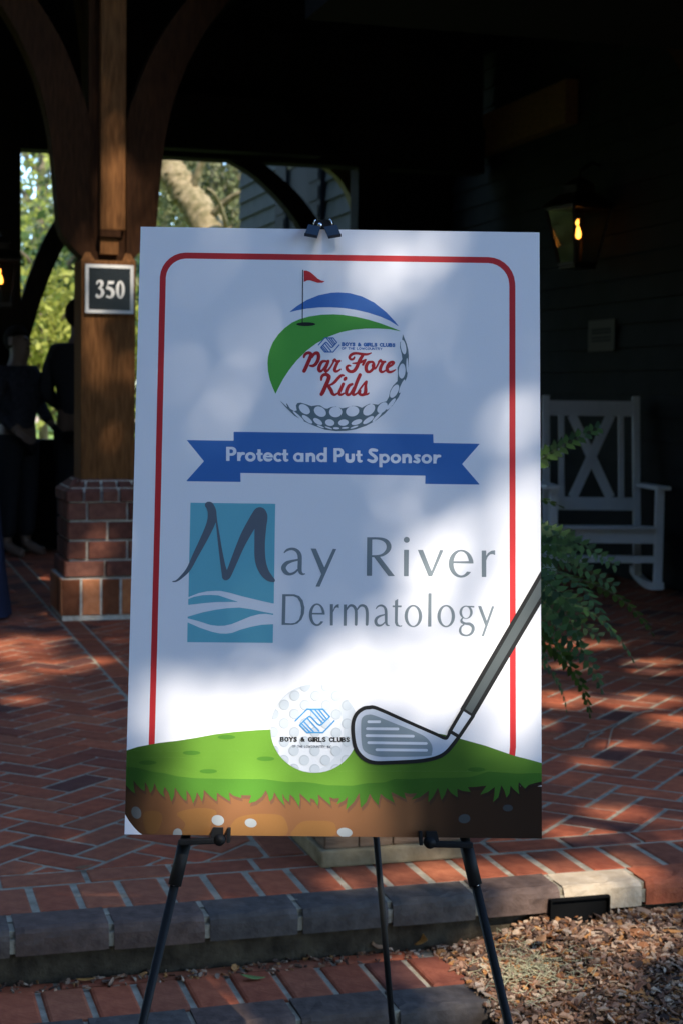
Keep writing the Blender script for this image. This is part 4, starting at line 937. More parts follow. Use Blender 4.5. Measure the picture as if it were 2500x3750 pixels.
# ---- house wall on the right: lapped dark boards, plate beam
hw_ = empty('house_wall', uv(UW, 8.2, 0), ANG); tag(hw_, 'dark lapped-board house wall behind the white rocking chair', 'wall')
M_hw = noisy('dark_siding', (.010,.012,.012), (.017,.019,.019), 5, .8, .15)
b = MB(); nbd = 26  # front run carried forward unseen to shield the chair from sky light
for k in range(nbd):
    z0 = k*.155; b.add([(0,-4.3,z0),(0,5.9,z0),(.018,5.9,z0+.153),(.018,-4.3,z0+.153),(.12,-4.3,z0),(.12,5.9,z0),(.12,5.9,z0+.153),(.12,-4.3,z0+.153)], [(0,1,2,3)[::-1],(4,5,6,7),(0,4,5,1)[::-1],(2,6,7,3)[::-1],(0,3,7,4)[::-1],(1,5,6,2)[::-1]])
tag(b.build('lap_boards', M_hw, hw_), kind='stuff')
rbar('plate_beam', UW-.10, UW-.004, 10.9, 13.55, 3.16, 3.47, M_beam, None)
bpy.data.objects['plate_beam'].name = 'plate_beam'; tag(bpy.data.objects['plate_beam'], 'brown plate beam running back along the dark house wall', 'beam')
# ---- notice sheet on that wall
npos = Vector((UW-.004, 0, 0)); nt = empty('notice'); tag(nt, 'pale paper notice with two dark text blocks on the dark house wall', 'notice')
def onu(x, y, u):                                            # pixel -> point on plane u = const
    r = ray(x, y); t = u / (r.x*CA + r.y*SA); return r*t + Vector((0, 0, CAMZ))
n0, n1 = onu(2152, 1175, UW-.02), onu(2245, 1285, UW-.02)
v0, v1 = touv(n0)[1], touv(n1)[1]; v0, v1 = sorted((v0, v1))
M_paper = plain('notice_paper', (.09,.085,.07), .8, .2); M_ink = plain('notice_ink', (.02,.02,.02), .8, .2)
nt.location = uv(UW-.012, (v0+v1)/2, (n0.z+n1.z)/2); nt.rotation_euler = (0, 0, ANG)
W2, H2 = (v1-v0)/2, abs(n0.z-n1.z)/2
MB().box((-.006, -W2, -H2), (0, W2, H2)).build('sheet', M_paper, nt)
for zz, th in ((.28, .15), (-.22, .12)):
    for q in range(2): MB().box((-.0075, -W2*.72, (zz+.2*q-.1-th*.5)*H2), (-.0062, W2*.72, (zz+.2*q-.1+th*.5)*H2)).build('text_line', M_ink, nt)

# ---- clapboard wing seen through the back opening
UGW, VGW = 4.08, 13.5
wg = empty('clapboard_wing', uv(UGW, VGW, -.33), ANG); tag(wg, 'grey clapboard house wing with dark shutters beyond the porch arch', 'building')
M_clap = noisy('grey_clapboard', (.05,.053,.05), (.07,.073,.068), 6, .8, .15, .2, 40); M_shut = plain('shutter_green', (.008,.009,.011), .7, .15); M_trim = plain('olive_trim', (.10,.075,.025), .7, .2); M_glass = plain('dark_glass', (.008,.009,.011), .6, .05)
MB().box((.03, .03, 0), (3.2, 4.4, 4.6)).build('wall', M_clap, wg)
cb = None
for k in range(26):
    if cb is None: cb = mesh('clapboard', [(0,0,0),(0,4.43,0),(.022,4.43,.165),(.022,0,.165),(.03,0,0),(.03,4.43,0)], [(0,3,2,1),(0,1,5,4)], M_clap)
    o = link('clapboard', cb, None, wg); o.location = (0, 0, .02+k*.172); o.rotation_euler = (0, random.gauss(0, .0015), 0)
MB().box((-.004, -.03, 0), (.1, .06, 4.6)).build('corner_board', M_trim, wg)
b = MB(); b.box((.0, -.028, -.0), (3.2, .028, 4.6)); b.build('front_boarding', M_dark, wg)
wn_ = MB().box((-.02, 1.35, 1.55), (.0, 2.15, 3.75)).build('window', M_glass, wg)
for zz in (1.52, 2.62, 3.72): MB().box((-.035, 1.35, zz), (-.021, 2.15, zz+.05)).build('sash_bar', M_trim, wn_)
for y0 in (.92, 2.17):
    sh_ = MB().box((-.045, y0, 1.5), (-.005, y0+.41, 3.8)).build('shutter', M_shut, wg)
    for k in range(12): MB().bar((-.05, y0+.04, 1.62+k*.175), (-.05, y0+.37, 1.62+k*.175), .012, .12).build('louvre', M_shut, sh_)
br = smooth_pts([(0,2.7),(.05,3.0),(.16,3.22),(.34,3.36),(.55,3.42)]); bi = [(0.0,3.6),(.55,3.6)]
vs, fs = curve_brace(-1, .12, br, bi); o = link('bracket', mesh('bracket', vs, fs, M_trim), None, wg); o.location = (0, -.1, .1)
# ================================================================== EASEL
M_ez = plain('easel_black', (.006,.006,.006), .55, .18); M_ezp = plain('easel_plastic', (.008,.008,.008), .6, .2); M_chrome = plain('rivet_chrome', (.7,.7,.7), .2, .5, 1.0)
M_tab = plain('clip_blue_grey', (.012,.026,.046), .55, .2); M_tabd = plain('clip_dark', (.008,.008,.012), .5, .3)
def bl(px, py, y=0.0):                                       # photo pixel on the board plane -> world
    s, t = tob([(px, py)])[0]; return SIGN_M @ Vector((s, y, t))
ez = empty('easel', (0, 2.2, -.27)); EL = Vector((0, 2.2, -.27))
tag(ez, 'black metal tripod easel holding the white sponsor board', 'easel')
def E_(p): return Vector(p) - EL
GZ = -.27
def extend(p, q, z):                                         # line p->q continued to height z
    t = (z - p.z)/(q.z - p.z); return p + (q-p)*t
hub = bl(1187, 822, .022)
legs = []
for (x0, y0, x1, y1) in ((672, 3100, 520, 3750), (1708, 3100, 1862, 3750)):
    p, q = bl(x0, y0, .012), bl(x1, y1, .012); foot = extend(p, q, GZ + .006)
    d = (q-p).normalized(); knee = p + d*.058
    lg = MB().tube([E_(hub), E_(knee)], .0072, 12).build('leg', M_ez, ez, True)
    lg2 = MB().tube([E_(p - d*.004), E_(knee)], .0098, 12).build('leg_sleeve', M_ezp, ez, True)
    MB().tube([E_(knee - d*.002), E_(foot)], [.0068, .006], 12).build('lower_leg', M_ez, ez, True)
    MB().tube([E_(foot), E_(foot + Vector((0,0,.03)))], .009, 10).build('rubber_foot', M_ezp, ez, True)
    side = 1 if x0 < 1200 else -1
    rv = bl(637 if side == 1 else 1748, 3243, .003); b = MB(); b.tube([E_(rv), E_(rv + (SIGN_M.to_3x3() @ Vector((0, .006, 0))))], .0016, 8); b.build('rivet', M_chrome, ez, True)
    # ledge arm under the board with an upturned lip in front of it
    n_ = SIGN_M.to_3x3() @ Vector((0, -1, 0)); up = SIGN_M.to_3x3() @ Vector((0, 0, 1)); xr = SIGN_M.to_3x3() @ Vector((1, 0, 0))
    if side == 1: A0, B0, T0, T1 = bl(657, 3072), bl(800, 3066), bl(797, 3029), bl(797, 3074)
    else: A0, B0, T0, T1 = bl(1727, 3082), bl(1577, 3079), bl(1580, 3043), bl(1580, 3084)
    arm = MB(); arm.bar(E_(A0 + n_*.004 - up*.0045), E_(B0 + n_*.004 - up*.0045), .026, .0082, up, .002)
    arm.build('ledge', M_ezp, ez)
    lip = MB(); w0 = xr*side
    P0 = T1 - up*.004
    front = [P0 - w0*.011 + n_*.016, P0 + w0*.009 + n_*.016, T0 + w0*.009 + n_*.015, T0 - w0*.006 + n_*.015]
    back = [p - n_*.012 for p in front]
    lip.add([E_(p) for p in front+back], [(0,1,2,3),(7,6,5,4),(0,4,5,1),(1,5,6,2),(2,6,7,3),(3,7,4,0)] if side == 1 else [(3,2,1,0),(4,5,6,7),(1,5,4,0),(2,6,5,1),(3,7,6,2),(0,4,7,3)])
    lip.build('lip', M_ezp, ez)
    end = MB(); c = T1 + w0*.004
    end.tube([E_(c + n_*.017), E_(c - n_*.012)], .0085, 12); end.build('end_cap', M_ez, ez, True)
    rib = MB(); rib.bar(E_(T0 + w0*.0175 + n_*.006), E_(T1 + w0*.0165 + n_*.006 - up*.004), .005, .018, n_, .0012); rib.build('rib', M_ezp, ez)
rf = onz(1507, 4342, GZ) ; rf = Vector((.135, 3.03, GZ+.006))
MB().tube([E_(hub), E_(hub*.45 + rf*.55)], .0068, 12).build('leg', M_ez, ez, True)
MB().tube([E_(hub*.46 + rf*.54), E_(rf)], .0058, 12).build('lower_leg', M_ez, ez, True)
MB().tube([E_(rf), E_(rf + Vector((0,0,.03)))], .009, 10).build('rubber_foot', M_ezp, ez, True)
# head: rounded hub with wire, two hinged holding tabs over the top edge of the board
hd = MB()
hp = [(1152,838),(1150,824),(1158,812),(1175,807),(1192,805),(1210,808),(1221,814),(1224,826),(1220,838)]
F0 = [bl(x, y, -.002) for x, y in hp]; B0_ = [bl(x, y, .03) for x, y in hp]; n = len(hp)
hd.add([E_(p) for p in F0+B0_], [tuple(range(n))[::-1], tuple(range(n, 2*n))]+[(i, (i+1) % n, n+(i+1) % n, n+i) for i in range(n)]); hd.build('head', M_ezp, ez)
for pts in ([(1149,832),(1152,814),(1157,809)], [(1217,830),(1212,812),(1207,806)]):
    MB().tube([E_(bl(x, y, -.006)) for x, y in pts], .0011, 8).build('wire', M_chrome, ez, True)
rvp = bl(1171, 828, -.004); MB().tube([E_(rvp), E_(rvp + n_*.004)], [.0042, .003], 12).build('pivot', M_chrome, ez, True)
for q in ([(1130,826),(1175,834),(1162,886),(1115,878)], [(1186,836),(1233,827),(1249,880),(1203,888)]):
    dd = [-.006, -.006, -.022, -.022]
    Fp = [bl(x, y, d-.0015) for (x, y), d in zip(q, dd)]; Bp = [bl(x, y, d+.0015) for (x, y), d in zip(q, dd)]
    b = MB(); b.add([E_(p) for p in Fp+Bp], [(0,1,2,3)[::-1],(4,5,6,7),(0,4,5,1)[::-1],(1,5,6,2)[::-1],(2,6,7,3)[::-1],(3,7,4,0)[::-1]]); tb = b.build('holding_tab', M_tab, ez)
    lo_ = [q[3], q[2], (q[2][0]-1, q[2][1]-8), (q[3][0]+1, q[3][1]-8)]; b = MB()
    Fp = [bl(x, y, -.0243) for x, y in lo_]; Bp = [bl(x, y, -.0195) for x, y in lo_]
    b.add([E_(p) for p in Fp+Bp], [(0,1,2,3)[::-1],(4,5,6,7),(0,4,5,1)[::-1],(1,5,6,2)[::-1],(2,6,7,3)[::-1],(3,7,4,0)[::-1]]); b.build('tab_edge', M_tabd, tb)

# ================================================================== PLANTER AND FERN
pu, pv = touv(onz(1440, 3160)); pv += .19
pl_ = frame_obj('planter', pu, pv); tag(pl_, 'square weathered timber planter box standing on the patio edge behind the sign', 'planter')
M_pw = noisy('planter_wood', (.10,.06,.035), (.20,.13,.08), 12, .85, .2, .6, 50, stretch=(1, 1, 6)); M_pb = noisy('planter_base', (.16,.12,.065), (.28,.22,.13), 20, .9, .1, .7, 60)
MB().box((-.195, -.195, 0), (.195, .195, .045), bev=.006).build('plinth', M_pb, pl_)
for f in range(4):
    for k in range(4):
        b = MB(); b.box((-.182+k*.0915, -.184, .046), (-.182+k*.0915+.0885, -.166, .52), bev=.003); o = b.build('plank', M_pw, pl_); o.rotation_euler = (0, 0, f*math.pi/2)
for zz in (.48,):
    for f in range(4): o = MB().box((-.205, -.205, zz), (.205, -.186, zz+.055), bev=.004).build('rim', M_pw, pl_); o.rotation_euler = (0, 0, f*math.pi/2)
MB().box((-.165, -.165, .3), (.165, .165, .47)).build('potting_soil', M_soil, pl_)
fern = frame_obj('fern', pu, pv, .46); tag(fern, 'large green arching fern growing in the planter between the sign and the rocking chair', 'fern')
M_fern = leafmat('fern_leaf', [(.012,.030,.006),(.024,.055,.010),(.05,.10,.016),(.02,.044,.010)], .6, .35)
M_stem = plain('fern_stem', (.06,.07,.02), .6, .3)
def frond(L, droop, n=34, wl=.052):
    V, F = [], []; pts = []; tw_ = random.uniform(-1.1, 1.1)
    a = R(72); x = z = 0.0
    for i in range(n+1):
        t = i/n; pts.append(Vector((x, 0, z))); a = R(72) - droop*(t**1.25); x += math.cos(a)*L/n; z += math.sin(a)*L/n
    for i in range(2, n+1):
        t = i/n; w = wl*(math.sin(math.pi*min(1, t*.93+.07))**.55)*(1.05-.45*t)+.004; p = pts[i]; d = (pts[i]-pts[i-1]).normalized(); nrm = Vector((-d.z, 0, d.x))
        for s in (-1, 1):
            o = Vector((0, s*math.cos(tw_), 0)) + nrm*s*math.sin(tw_) + d*random.uniform(.15, .4) - nrm*random.uniform(.0, .25); o.normalize(); q = d*.0125*(1.25-.5*t)
            b = len(V); c = p + d*random.uniform(-.002, .002)
            V += [c, c+o*w*.3+q*.9, c+o*w*.68+q*.75, c+o*w*1.06+d*.004, c+o*w*.66-q*.6, c+o*w*.28-q*.9]
            F.append(tuple(range(b, b+6)) if s == 1 else tuple(range(b, b+6))[::-1])
    return V, F, pts
fv = []
for k in range(12):
    Lf = random.uniform(.55, .82); V, F, pts = frond(Lf, R(random.uniform(85, 150)))
    me = mesh('frond', V, F, M_fern); b = MB(); b.tube(pts, [.0022*(1-.8*i/len(pts)) for i in range(len(pts))], 4); fv.append((me, mesh('rachis', b.v, b.f, M_stem)))
for k in range(118):
    az = random.uniform(0, 6.283) if k < 56 else random.gauss(-.1, .6); me, rm = random.choice(fv)
    o = link('frond', me, None, fern); o.location = (random.gauss(0, .05), random.gauss(0, .05), random.uniform(0, .05)); o.rotation_euler = (random.gauss(0, .15), random.gauss(-.05, .28), az); s = random.uniform(.72, 1.12)*(.7 if math.cos(az+ANG) < .2 else 1); o.scale = (s, s, s)
    r_ = link('rachis', rm, None, o)
# the long frond that stands up over the chair and catches the sun
for (tx, ty, dep, bow) in ((2188, 1568, .0, .20), (2245, 2145, .05, .30), (2250, 2070, .1, .34), (2090, 2415, -.05, .25), (2190, 2330, .0, .28), (2150, 2230, .03, .3), (2130, 2060, .0, .33), (2080, 2000, -.04, .3), (2060, 2290, .06, .3), (2110, 1990, .08, .36), (2050, 1640, .02, .22)):
    tipw = ony(tx, ty, uv(pu, pv).y - .02 + dep); base = uv(pu+.03, pv, .50); L_ = (tipw-base).length
    V, F = [], []; n = 34; pts = []
    for i in range(n+1):
        t = i/n; p = base.lerp(tipw, t); p.z += bow*math.sin(math.pi*t)*(1 if ty > 2000 else .75)*L_*.9; pts.append(p)
    for i in range(3, n+1):
        t = i/n; w = .054*(1.08-.72*t); d = (pts[i]-pts[i-1]).normalized(); side_ = d.cross(Vector((0, -1, random.uniform(.2, .5)))).normalized()
        for s in (-1, 1):
            o_ = (side_*s + d*random.uniform(.15, .45) + Vector((random.uniform(-.1, .1), random.uniform(-.2, .1), random.uniform(-.2, .1)))).normalized(); q = d*.0135*(1.2-.5*t); b = len(V); c = pts[i]
            V += [c, c+o_*w*.3+q*.9, c+o_*w*.68+q*.75, c+o_*w*1.06+d*.004, c+o_*w*.66-q*.6, c+o_*w*.28-q*.9]; F.append(tuple(range(b, b+6)))
    base_l = fern.matrix_basis.inverted() if False else (Matrix.Translation(uv(pu, pv, .46)) @ Matrix.Rotation(ANG, 4, 'Z')).inverted()
    o = link('frond', mesh('frond', [base_l @ v for v in V], F, M_fern), None, fern)
    b = MB(); b.tube([base_l @ p for p in pts], [.002*(1-.8*i/len(pts)) for i in range(len(pts))], 4); b.build('rachis', M_stem, o)

# ================================================================== WHITE ROCKING CHAIR
ch = empty('rocking_chair', (1.64, 10.14, 0), R(1.5)); tag(ch, 'white painted wooden rocking chair with crossed back in the porch shade', 'rocking chair')
M_wp = noisy('white_paint', (.66,.68,.70), (.72,.74,.76), 12, .5, .3)
def part(nm, *boxes):
    b = MB()
    for p, q, w, hh, upv in boxes: b.bar(p, q, w, hh, upv, .004)
    return b.build(nm, M_wp, ch)
F_, Bk = 0.0, .50                                            # front legs y=0, foot of back posts y=.5
def bk(z): return Bk + (z-.36)*.16                            # reclined back line
for s in (-1, 1):
    part('front_leg', ((s*.330, F_, .045), (s*.330, F_, .645), .052, .045, (0, 1, 0)))
    part('back_post', ((s*.296, bk(.06), .06), (s*.296, bk(1.22), 1.22), .046, .042, (0, 1, 0)))
    part('arm', ((s*.345, -.06, .655), (s*.330, .60, .645), .085, .026, (0, 0, 1)))
    b = MB(); pts = [Vector((s*.330, -.09+i*.085, .022 + .03*((i-4.5)/5.5)**2*1.6)) for i in range(11)]
    for p, q in zip(pts, pts[1:]): b.bar(p, q + (q-p)*.02, .042, .045, (0, 0, 1))
    b.build('rocker', M_wp, ch)
    part('side_rail', ((s*.330, 0, .35), (s*.300, .5, .33), .03, .08, (0, 0, 1)))
    part('back_slat', ((s*.196, bk(.55), .55), (s*.196, bk(1.10), 1.10), .038, .018, (0, 1, 0)))
part('top_rail', ((-.272, bk(1.14), 1.14), (.272, bk(1.14), 1.14), .024, .10, (0, 0, 1)))
part('lower_back_rail', ((-.272, bk(.52), .52), (.272, bk(.52), .52), .024, .085, (0, 0, 1)))
d0 = .016
part('cross_slat', ((-.125, bk(.56)-d0, .56), (.125, bk(1.095)-d0, 1.095), .062, .014, (0, 1, 0)))
part('cross_slat', ((.125, bk(.56)+.002, .56), (-.125, bk(1.095)+.002, 1.095), .062, .014, (0, 1, 0)))
part('front_apron', ((-.304, .004, .352), (.304, .004, .352), .024, .088, (0, 0, 1)))
part('front_stretcher', ((-.304, .004, .208), (.304, .004, .208), .022, .044, (0, 0, 1)))
part('rear_stretcher', ((-.274, .47, .17), (.274, .47, .17), .022, .04, (0, 0, 1)))
for k in range(6): part('seat_slat', ((-.31, -.012+k*.088, .407-.006*k), (.31, -.012+k*.088, .407-.006*k), .074, .018, (0, 0, 1)))

# ================================================================== GAS LANTERNS
M_cu = noisy('dark_copper', (.015,.010,.008), (.035,.022,.015), 30, .45, .4, metal=.6)
m_, n_, l_, b_ = newmat('lantern_glass'); b_.inputs['Base Color'].default_value = (.02,.025,.02,1); b_.inputs['Roughness'].default_value = .06; b_.inputs['Alpha'].default_value = .22; M_lg = m_
m_, n_, l_, b_ = newmat('gas_flame'); b_.inputs['Base Color'].default_value = (0,0,0,1); b_.inputs['Emission Color'].default_value = (1.0,.33,.04,1); b_.inputs['Emission Strength'].default_value = 3.2; M_fl = m_
def lantern(label, loc, s, rz, arm_dir):
    t = empty('gas_lantern', loc, rz); t.scale = (s, s, s); tag(t, label, 'lantern')
    b0, t0, hb, ht = .085, .15, 0.0, .36                      # half widths at bottom / top, heights
    b = MB()
    for sx in (-1, 1):
        for sy in (-1, 1): b.bar((sx*b0, sy*b0, hb), (sx*t0, sy*t0, ht), .016, .016)
    for hw2, zz in ((b0, hb), (t0, ht)):
        for (p, q) in (((-hw2,-hw2),(hw2,-hw2)),((hw2,-hw2),(hw2,hw2)),((hw2,hw2),(-hw2,hw2)),((-hw2,hw2),(-hw2,-hw2))): b.bar((*p, zz), (*q, zz), .018, .018)
    b.build('cage', M_cu, t)
    for k in range(4):
        me = mesh('pane', [(-b0+.006,-b0,hb+.008),(b0-.006,-b0,hb+.008),(t0-.006,-t0,ht-.008),(-t0+.006,-t0,ht-.008),(-b0+.006,-b0+.003,hb+.008),(b0-.006,-b0+.003,hb+.008),(t0-.006,-t0+.003,ht-.008),(-t0+.006,-t0+.003,ht-.008)], [(0,1,2,3),(7,6,5,4),(0,4,5,1),(1,5,6,2),(2,6,7,3),(3,7,4,0)], M_lg)
        o = link('pane', me, None, t); o.rotation_euler = (0, 0, k*math.pi/2)
    b = MB(); h0 = ht+.01
    for (w0, z0, w1, z1) in ((t0+.03, h0, t0*.62, h0+.085), (t0*.5, h0+.085, t0*.45, h0+.14), (t0*.55, h0+.14, .02, h0+.19)):
        b.add([(-w0,-w0,z0),(w0,-w0,z0),(w0,w0,z0),(-w0,w0,z0),(-w1,-w1,z1),(w1,-w1,z1),(w1,w1,z1),(-w1,w1,z1)], [(0,3,2,1),(4,5,6,7),(0,1,5,4),(1,2,6,5),(2,3,7,6),(3,0,4,7)])
    b.tube([(0,0,h0+.185),(0,0,h0+.24)], [.012,.006], 8); b.build('roof', M_cu, t)
    MB().box((-b0,-b0,-.03),(b0,b0,-.01),bev=.004).build('base', M_cu, t)
    MB().tube([(0,0,-.02),(0,0,.14),(0,0,.165)], [.008,.008,.014], 8).build('burner', M_cu, t)
    fl = MB(); fl.tube([(0,0,.165),(0.002,0,.18),(.003,0,.205),(0,0,.235),(-.002,0,.25)], [.006,.017,.016,.009,.002], 10); fl.tube([(-.008,0,.252),(-.009,0,.268),(-.002,0,.292)], [.004,.011,.002], 8); fl.build('flame', M_fl, t, True)
    b = MB(); ax = Vector(arm_dir); b.tube([(0,0,h0+.23), Vector((0,0,h0+.30))+ax*.12, Vector((0,0,h0+.27))+ax*.3, Vector((0,0,h0+.1))+ax*.42], .012, 8); b.tube([Vector((0,0,h0+.1))+ax*.42, Vector((0,0,-.05))+ax*.43], .012, 8)
    b.build('bracket', M_cu, t, True); return t
lp = ony(2112, 968, 11.35)
lantern('lit gas lantern with tapered glass on the dark house wall above the notice', lp, 1.05, ANG+R(12), (1, .25, 0))
lp2 = ony(3, 1112, 11.9)
lantern('lit gas lantern beside the back post near the standing people', lp2, .85, ANG, (-.6, .6, 0))

# ================================================================== TABLE WITH NAVY CLOTH at the far edge
tb = empty('cloth_table', onz(-240, 2262) + Vector((0, .1, 0)), ANG); tag(tb, 'table under a navy blue cloth hanging to the floor beside the pier', 'table')
M_navy = noisy('navy_cloth', (.012,.014,.03), (.02,.023,.046), 8, .9, .1, .3, 200)
MB().box((-.28, -.22, .70), (.28, .22, .73)).build('table_top', M_wood, tb)
for sx in (-1, 1):
    for sy in (-1, 1): MB().box((sx*.24-.02, sy*.18-.02, 0), (sx*.24+.02, sy*.18+.02, .70)).build('leg', M_dark, tb)
V, F = [], []; n = 64
for r_, (zz, gr) in enumerate(((.734, 0), (.73, .012), (.5, .03), (.25, .05), (.012, .075))):
    for i in range(n):
        t = 2*math.pi*i/n; c, s = math.cos(t), math.sin(t); k = (abs(c)**8+abs(s)**8)**(-1/8)
        w = 1 + (.018*math.sin(t*11)+.012*math.sin(t*17+1))*r_*.5
        V.append(((.285+gr)*c*k*w, (.225+gr)*s*k*w, zz))
for r_ in range(4):
    for i in range(n): F.append((r_*n+i, r_*n+(i+1) % n, (r_+1)*n+(i+1) % n, (r_+1)*n+i))
F.append(tuple(range(n))[::-1])
link('cloth', mesh('cloth', V, F), M_navy, tb, smooth=True)
# ================================================================== PEOPLE (seen as dark figures under the porch)
def skinned(name, nodes, edges, m, parent, root=0, sub=2):
    """nodes: list of (x,y,z,rx[,ry])"""
    me = bpy.data.meshes.new(name); me.from_pydata([n[:3] for n in nodes], edges, []); me.materials.append(m)
    o = bpy.data.objects.new(name, me); col.objects.link(o); o.parent = parent
    md = o.modifiers.new('skin', 'SKIN'); md.use_smooth_shade = True
    for i, sv in enumerate(me.skin_vertices[0].data):
        n = nodes[i]; sv.radius = (n[3], n[4] if len(n) > 4 else n[3]); sv.use_root = i == root
    md2 = o.modifiers.new('sub', 'SUBSURF'); md2.levels = sub; md2.render_levels = sub
    return o
M_skin = plain('skin', (.12,.075,.055), .6, .3); M_hair = plain('hair', (.012,.009,.007), .9, .05)
def person(label, loc, rz, H, elbowL, handL, elbowR, handR, shirt, trousers, hat=False):
    t = empty('person', loc, rz); t.scale = (H/1.75,)*3; tag(t, label, 'person')
    N, E = [], []
    def nd(*p): N.append(p); return len(N)-1
    def ed(a, b): E.append((a, b))
    pel = nd(0,0,.95,.15,.11); wa = nd(0,0,1.10,.135,.10); chs = nd(0,.01,1.30,.16,.11); nk0 = nd(0,.005,1.44,.115,.085); nk = nd(0,-.005,1.505,.068,.066); jaw = nd(0,-.03,1.56,.074,.088); hd_ = nd(0,-.015,1.65,.08,.1); crn = nd(0,-.005,1.705,.055,.07)
    for a, b in ((pel,wa),(wa,chs),(chs,nk0),(nk0,nk),(nk,jaw),(jaw,hd_),(hd_,crn)): ed(a, b)
    for s, el, hn in ((-1, elbowL, handL), (1, elbowR, handR)):
        sh = nd(s*.185,.005,1.405,.062,.062); e = nd(*el,.045); w = nd(*hn,.028,.024); ed(chs, sh); ed(sh, e); ed(e, w)
        dv = (Vector(hn)-Vector(el)).normalized(); pm = Vector(hn)+dv*.06; pi_ = nd(*pm,.036,.02); ed(w, pi_)
        lat = dv.cross(Vector((0,1,0)));  lat = lat.normalized() if lat.length > .1 else Vector((1,0,0))
        for k, (off, ln) in enumerate(((-.03,.055),(-.01,.066),(.01,.062),(.03,.048))):
            f0 = pm+lat*off+dv*.03; f1 = f0+dv*ln*.6+Vector((0,-.012,0)); f2 = f1+dv*ln*.4+Vector((0,-.02,0))
            a = nd(*f0,.009); b = nd(*f1,.0085); c = nd(*f2,.007); ed(pi_, a); ed(a, b); ed(b, c)
        th = Vector(hn)+lat*s*.035+dv*.04; a = nd(*th,.011); b = nd(*(th+dv*.04+Vector((0,-.02,0))),.009); ed(w, a); ed(a, b)
    for s in (-1, 1):
        hp_ = nd(s*.095,0,.88,.095); kn = nd(s*.105,-.015,.50,.062); an = nd(s*.11,.02,.09,.042); bl_ = nd(s*.12,-.10,.04,.045,.032); to = nd(s*.125,-.17,.035,.035,.025)
        ed(pel, hp_); ed(hp_, kn); ed(kn, an); ed(an, bl_); ed(bl_, to)
    skinned('body', N, E, M_skin, t)
    # shirt over torso and upper arms, trousers over hips and legs
    N2 = [(0,0,.93,.175,.135),(0,0,1.10,.155,.12),(0,.01,1.30,.178,.128),(0,.005,1.45,.125,.10)]; E2 = [(0,1),(1,2),(2,3)]
    for s, el, hn in ((-1, elbowL, handL), (1, elbowR, handR)):
        i = len(N2); m_ = Vector(el)*.03+Vector(hn)*.97
        N2 += [(s*.19,.005,1.405,.076,.076), (*el,.06), (*m_,.04)]; E2 += [(2,i),(i,i+1),(i+1,i+2)]
    skinned('shirt', N2, E2, shirt, t)
    N3 = [(0,0,.97,.165,.125)]; E3 = []
    for s in (-1, 1):
        i = len(N3); N3 += [(s*.095,0,.86,.112), (s*.105,-.012,.50,.085), (s*.11,.015,.13,.07)]; E3 += [(0,i),(i,i+1),(i+1,i+2)]
    skinned('trousers', N3, E3, trousers, t)
    b = bmesh.new(); bmesh.ops.create_uvsphere(b, u_segments=20, v_segments=14, radius=1)
    for v in b.verts:
        v.co = Vector((v.co.x*.088, v.co.y*.108+.012, v.co.z*.105+1.672))
    bmesh.ops.delete(b, geom=[v for v in b.verts if v.co.y < -.045 and v.co.z < 1.70], context='VERTS')
    me = bpy.data.meshes.new('hair'); b.to_mesh(me); b.free(); link('hair', me, M_hair, t, smooth=True)
    fc = MB()                                                # brow, nose, mouth, ears on the face
    fc.add([(-.012,-.118,1.625),(.012,-.118,1.625),(0,-.145,1.63),(0,-.115,1.67)], [(0,1,2),(0,2,3),(2,1,3)])
    fc.build('nose', M_skin, t, True)
    MB().box((-.022,-.112,1.592),(.022,-.104,1.600),bev=.002).build('mouth', M_hair, t)
    for s in (-1, 1):
        MB().box((s*.032-.012,-.113,1.662),(s*.032+.012,-.104,1.672),bev=.002).build('eye', M_hair, t); MB().box((s*.08-.008,-.03,1.62),(s*.08+.008,.015,1.685),bev=.006).build('ear', M_skin, t)
    if hat:
        hb = MB(); hb.tube([(0,.0,1.71),(0,.0,1.755),(0,.0,1.79)], [.1,.095,.05], 16); hb.box((-.075,-.2,1.705),(.075,-.06,1.716),bev=.004); hb.build('cap', shirt, t, True)
    return t
M_s1 = noisy('dark_pattern_shirt', (.012,.012,.016), (.03,.03,.036), 30, .9, .1); M_s2 = plain('charcoal_shirt', (.022,.023,.027), .9, .1); M_t1 = plain('dark_trousers', (.012,.012,.014), .9, .1)
pa = onz(62, 2085); pa = ony(66, 1800, 12.0); pa.z = 0
person('person in dark patterned top standing with elbow out before the back opening', (pa.x, pa.y, 0), R(60), 1.66, (-.27,.02,1.14), (-.20,-.16,.98), (.30,.05,1.17), (.20,-.17,1.02), M_s1, M_t1)
pb = ony(292, 1700, 12.0)
person('taller person in plain charcoal shirt standing half hidden behind the timber post', (pb.x, pb.y, 0), R(155), 1.86, (-.26,.03,1.13), (-.22,-.14,.92), (.26,.04,1.13), (.20,-.18,.98), M_s2, M_t1)
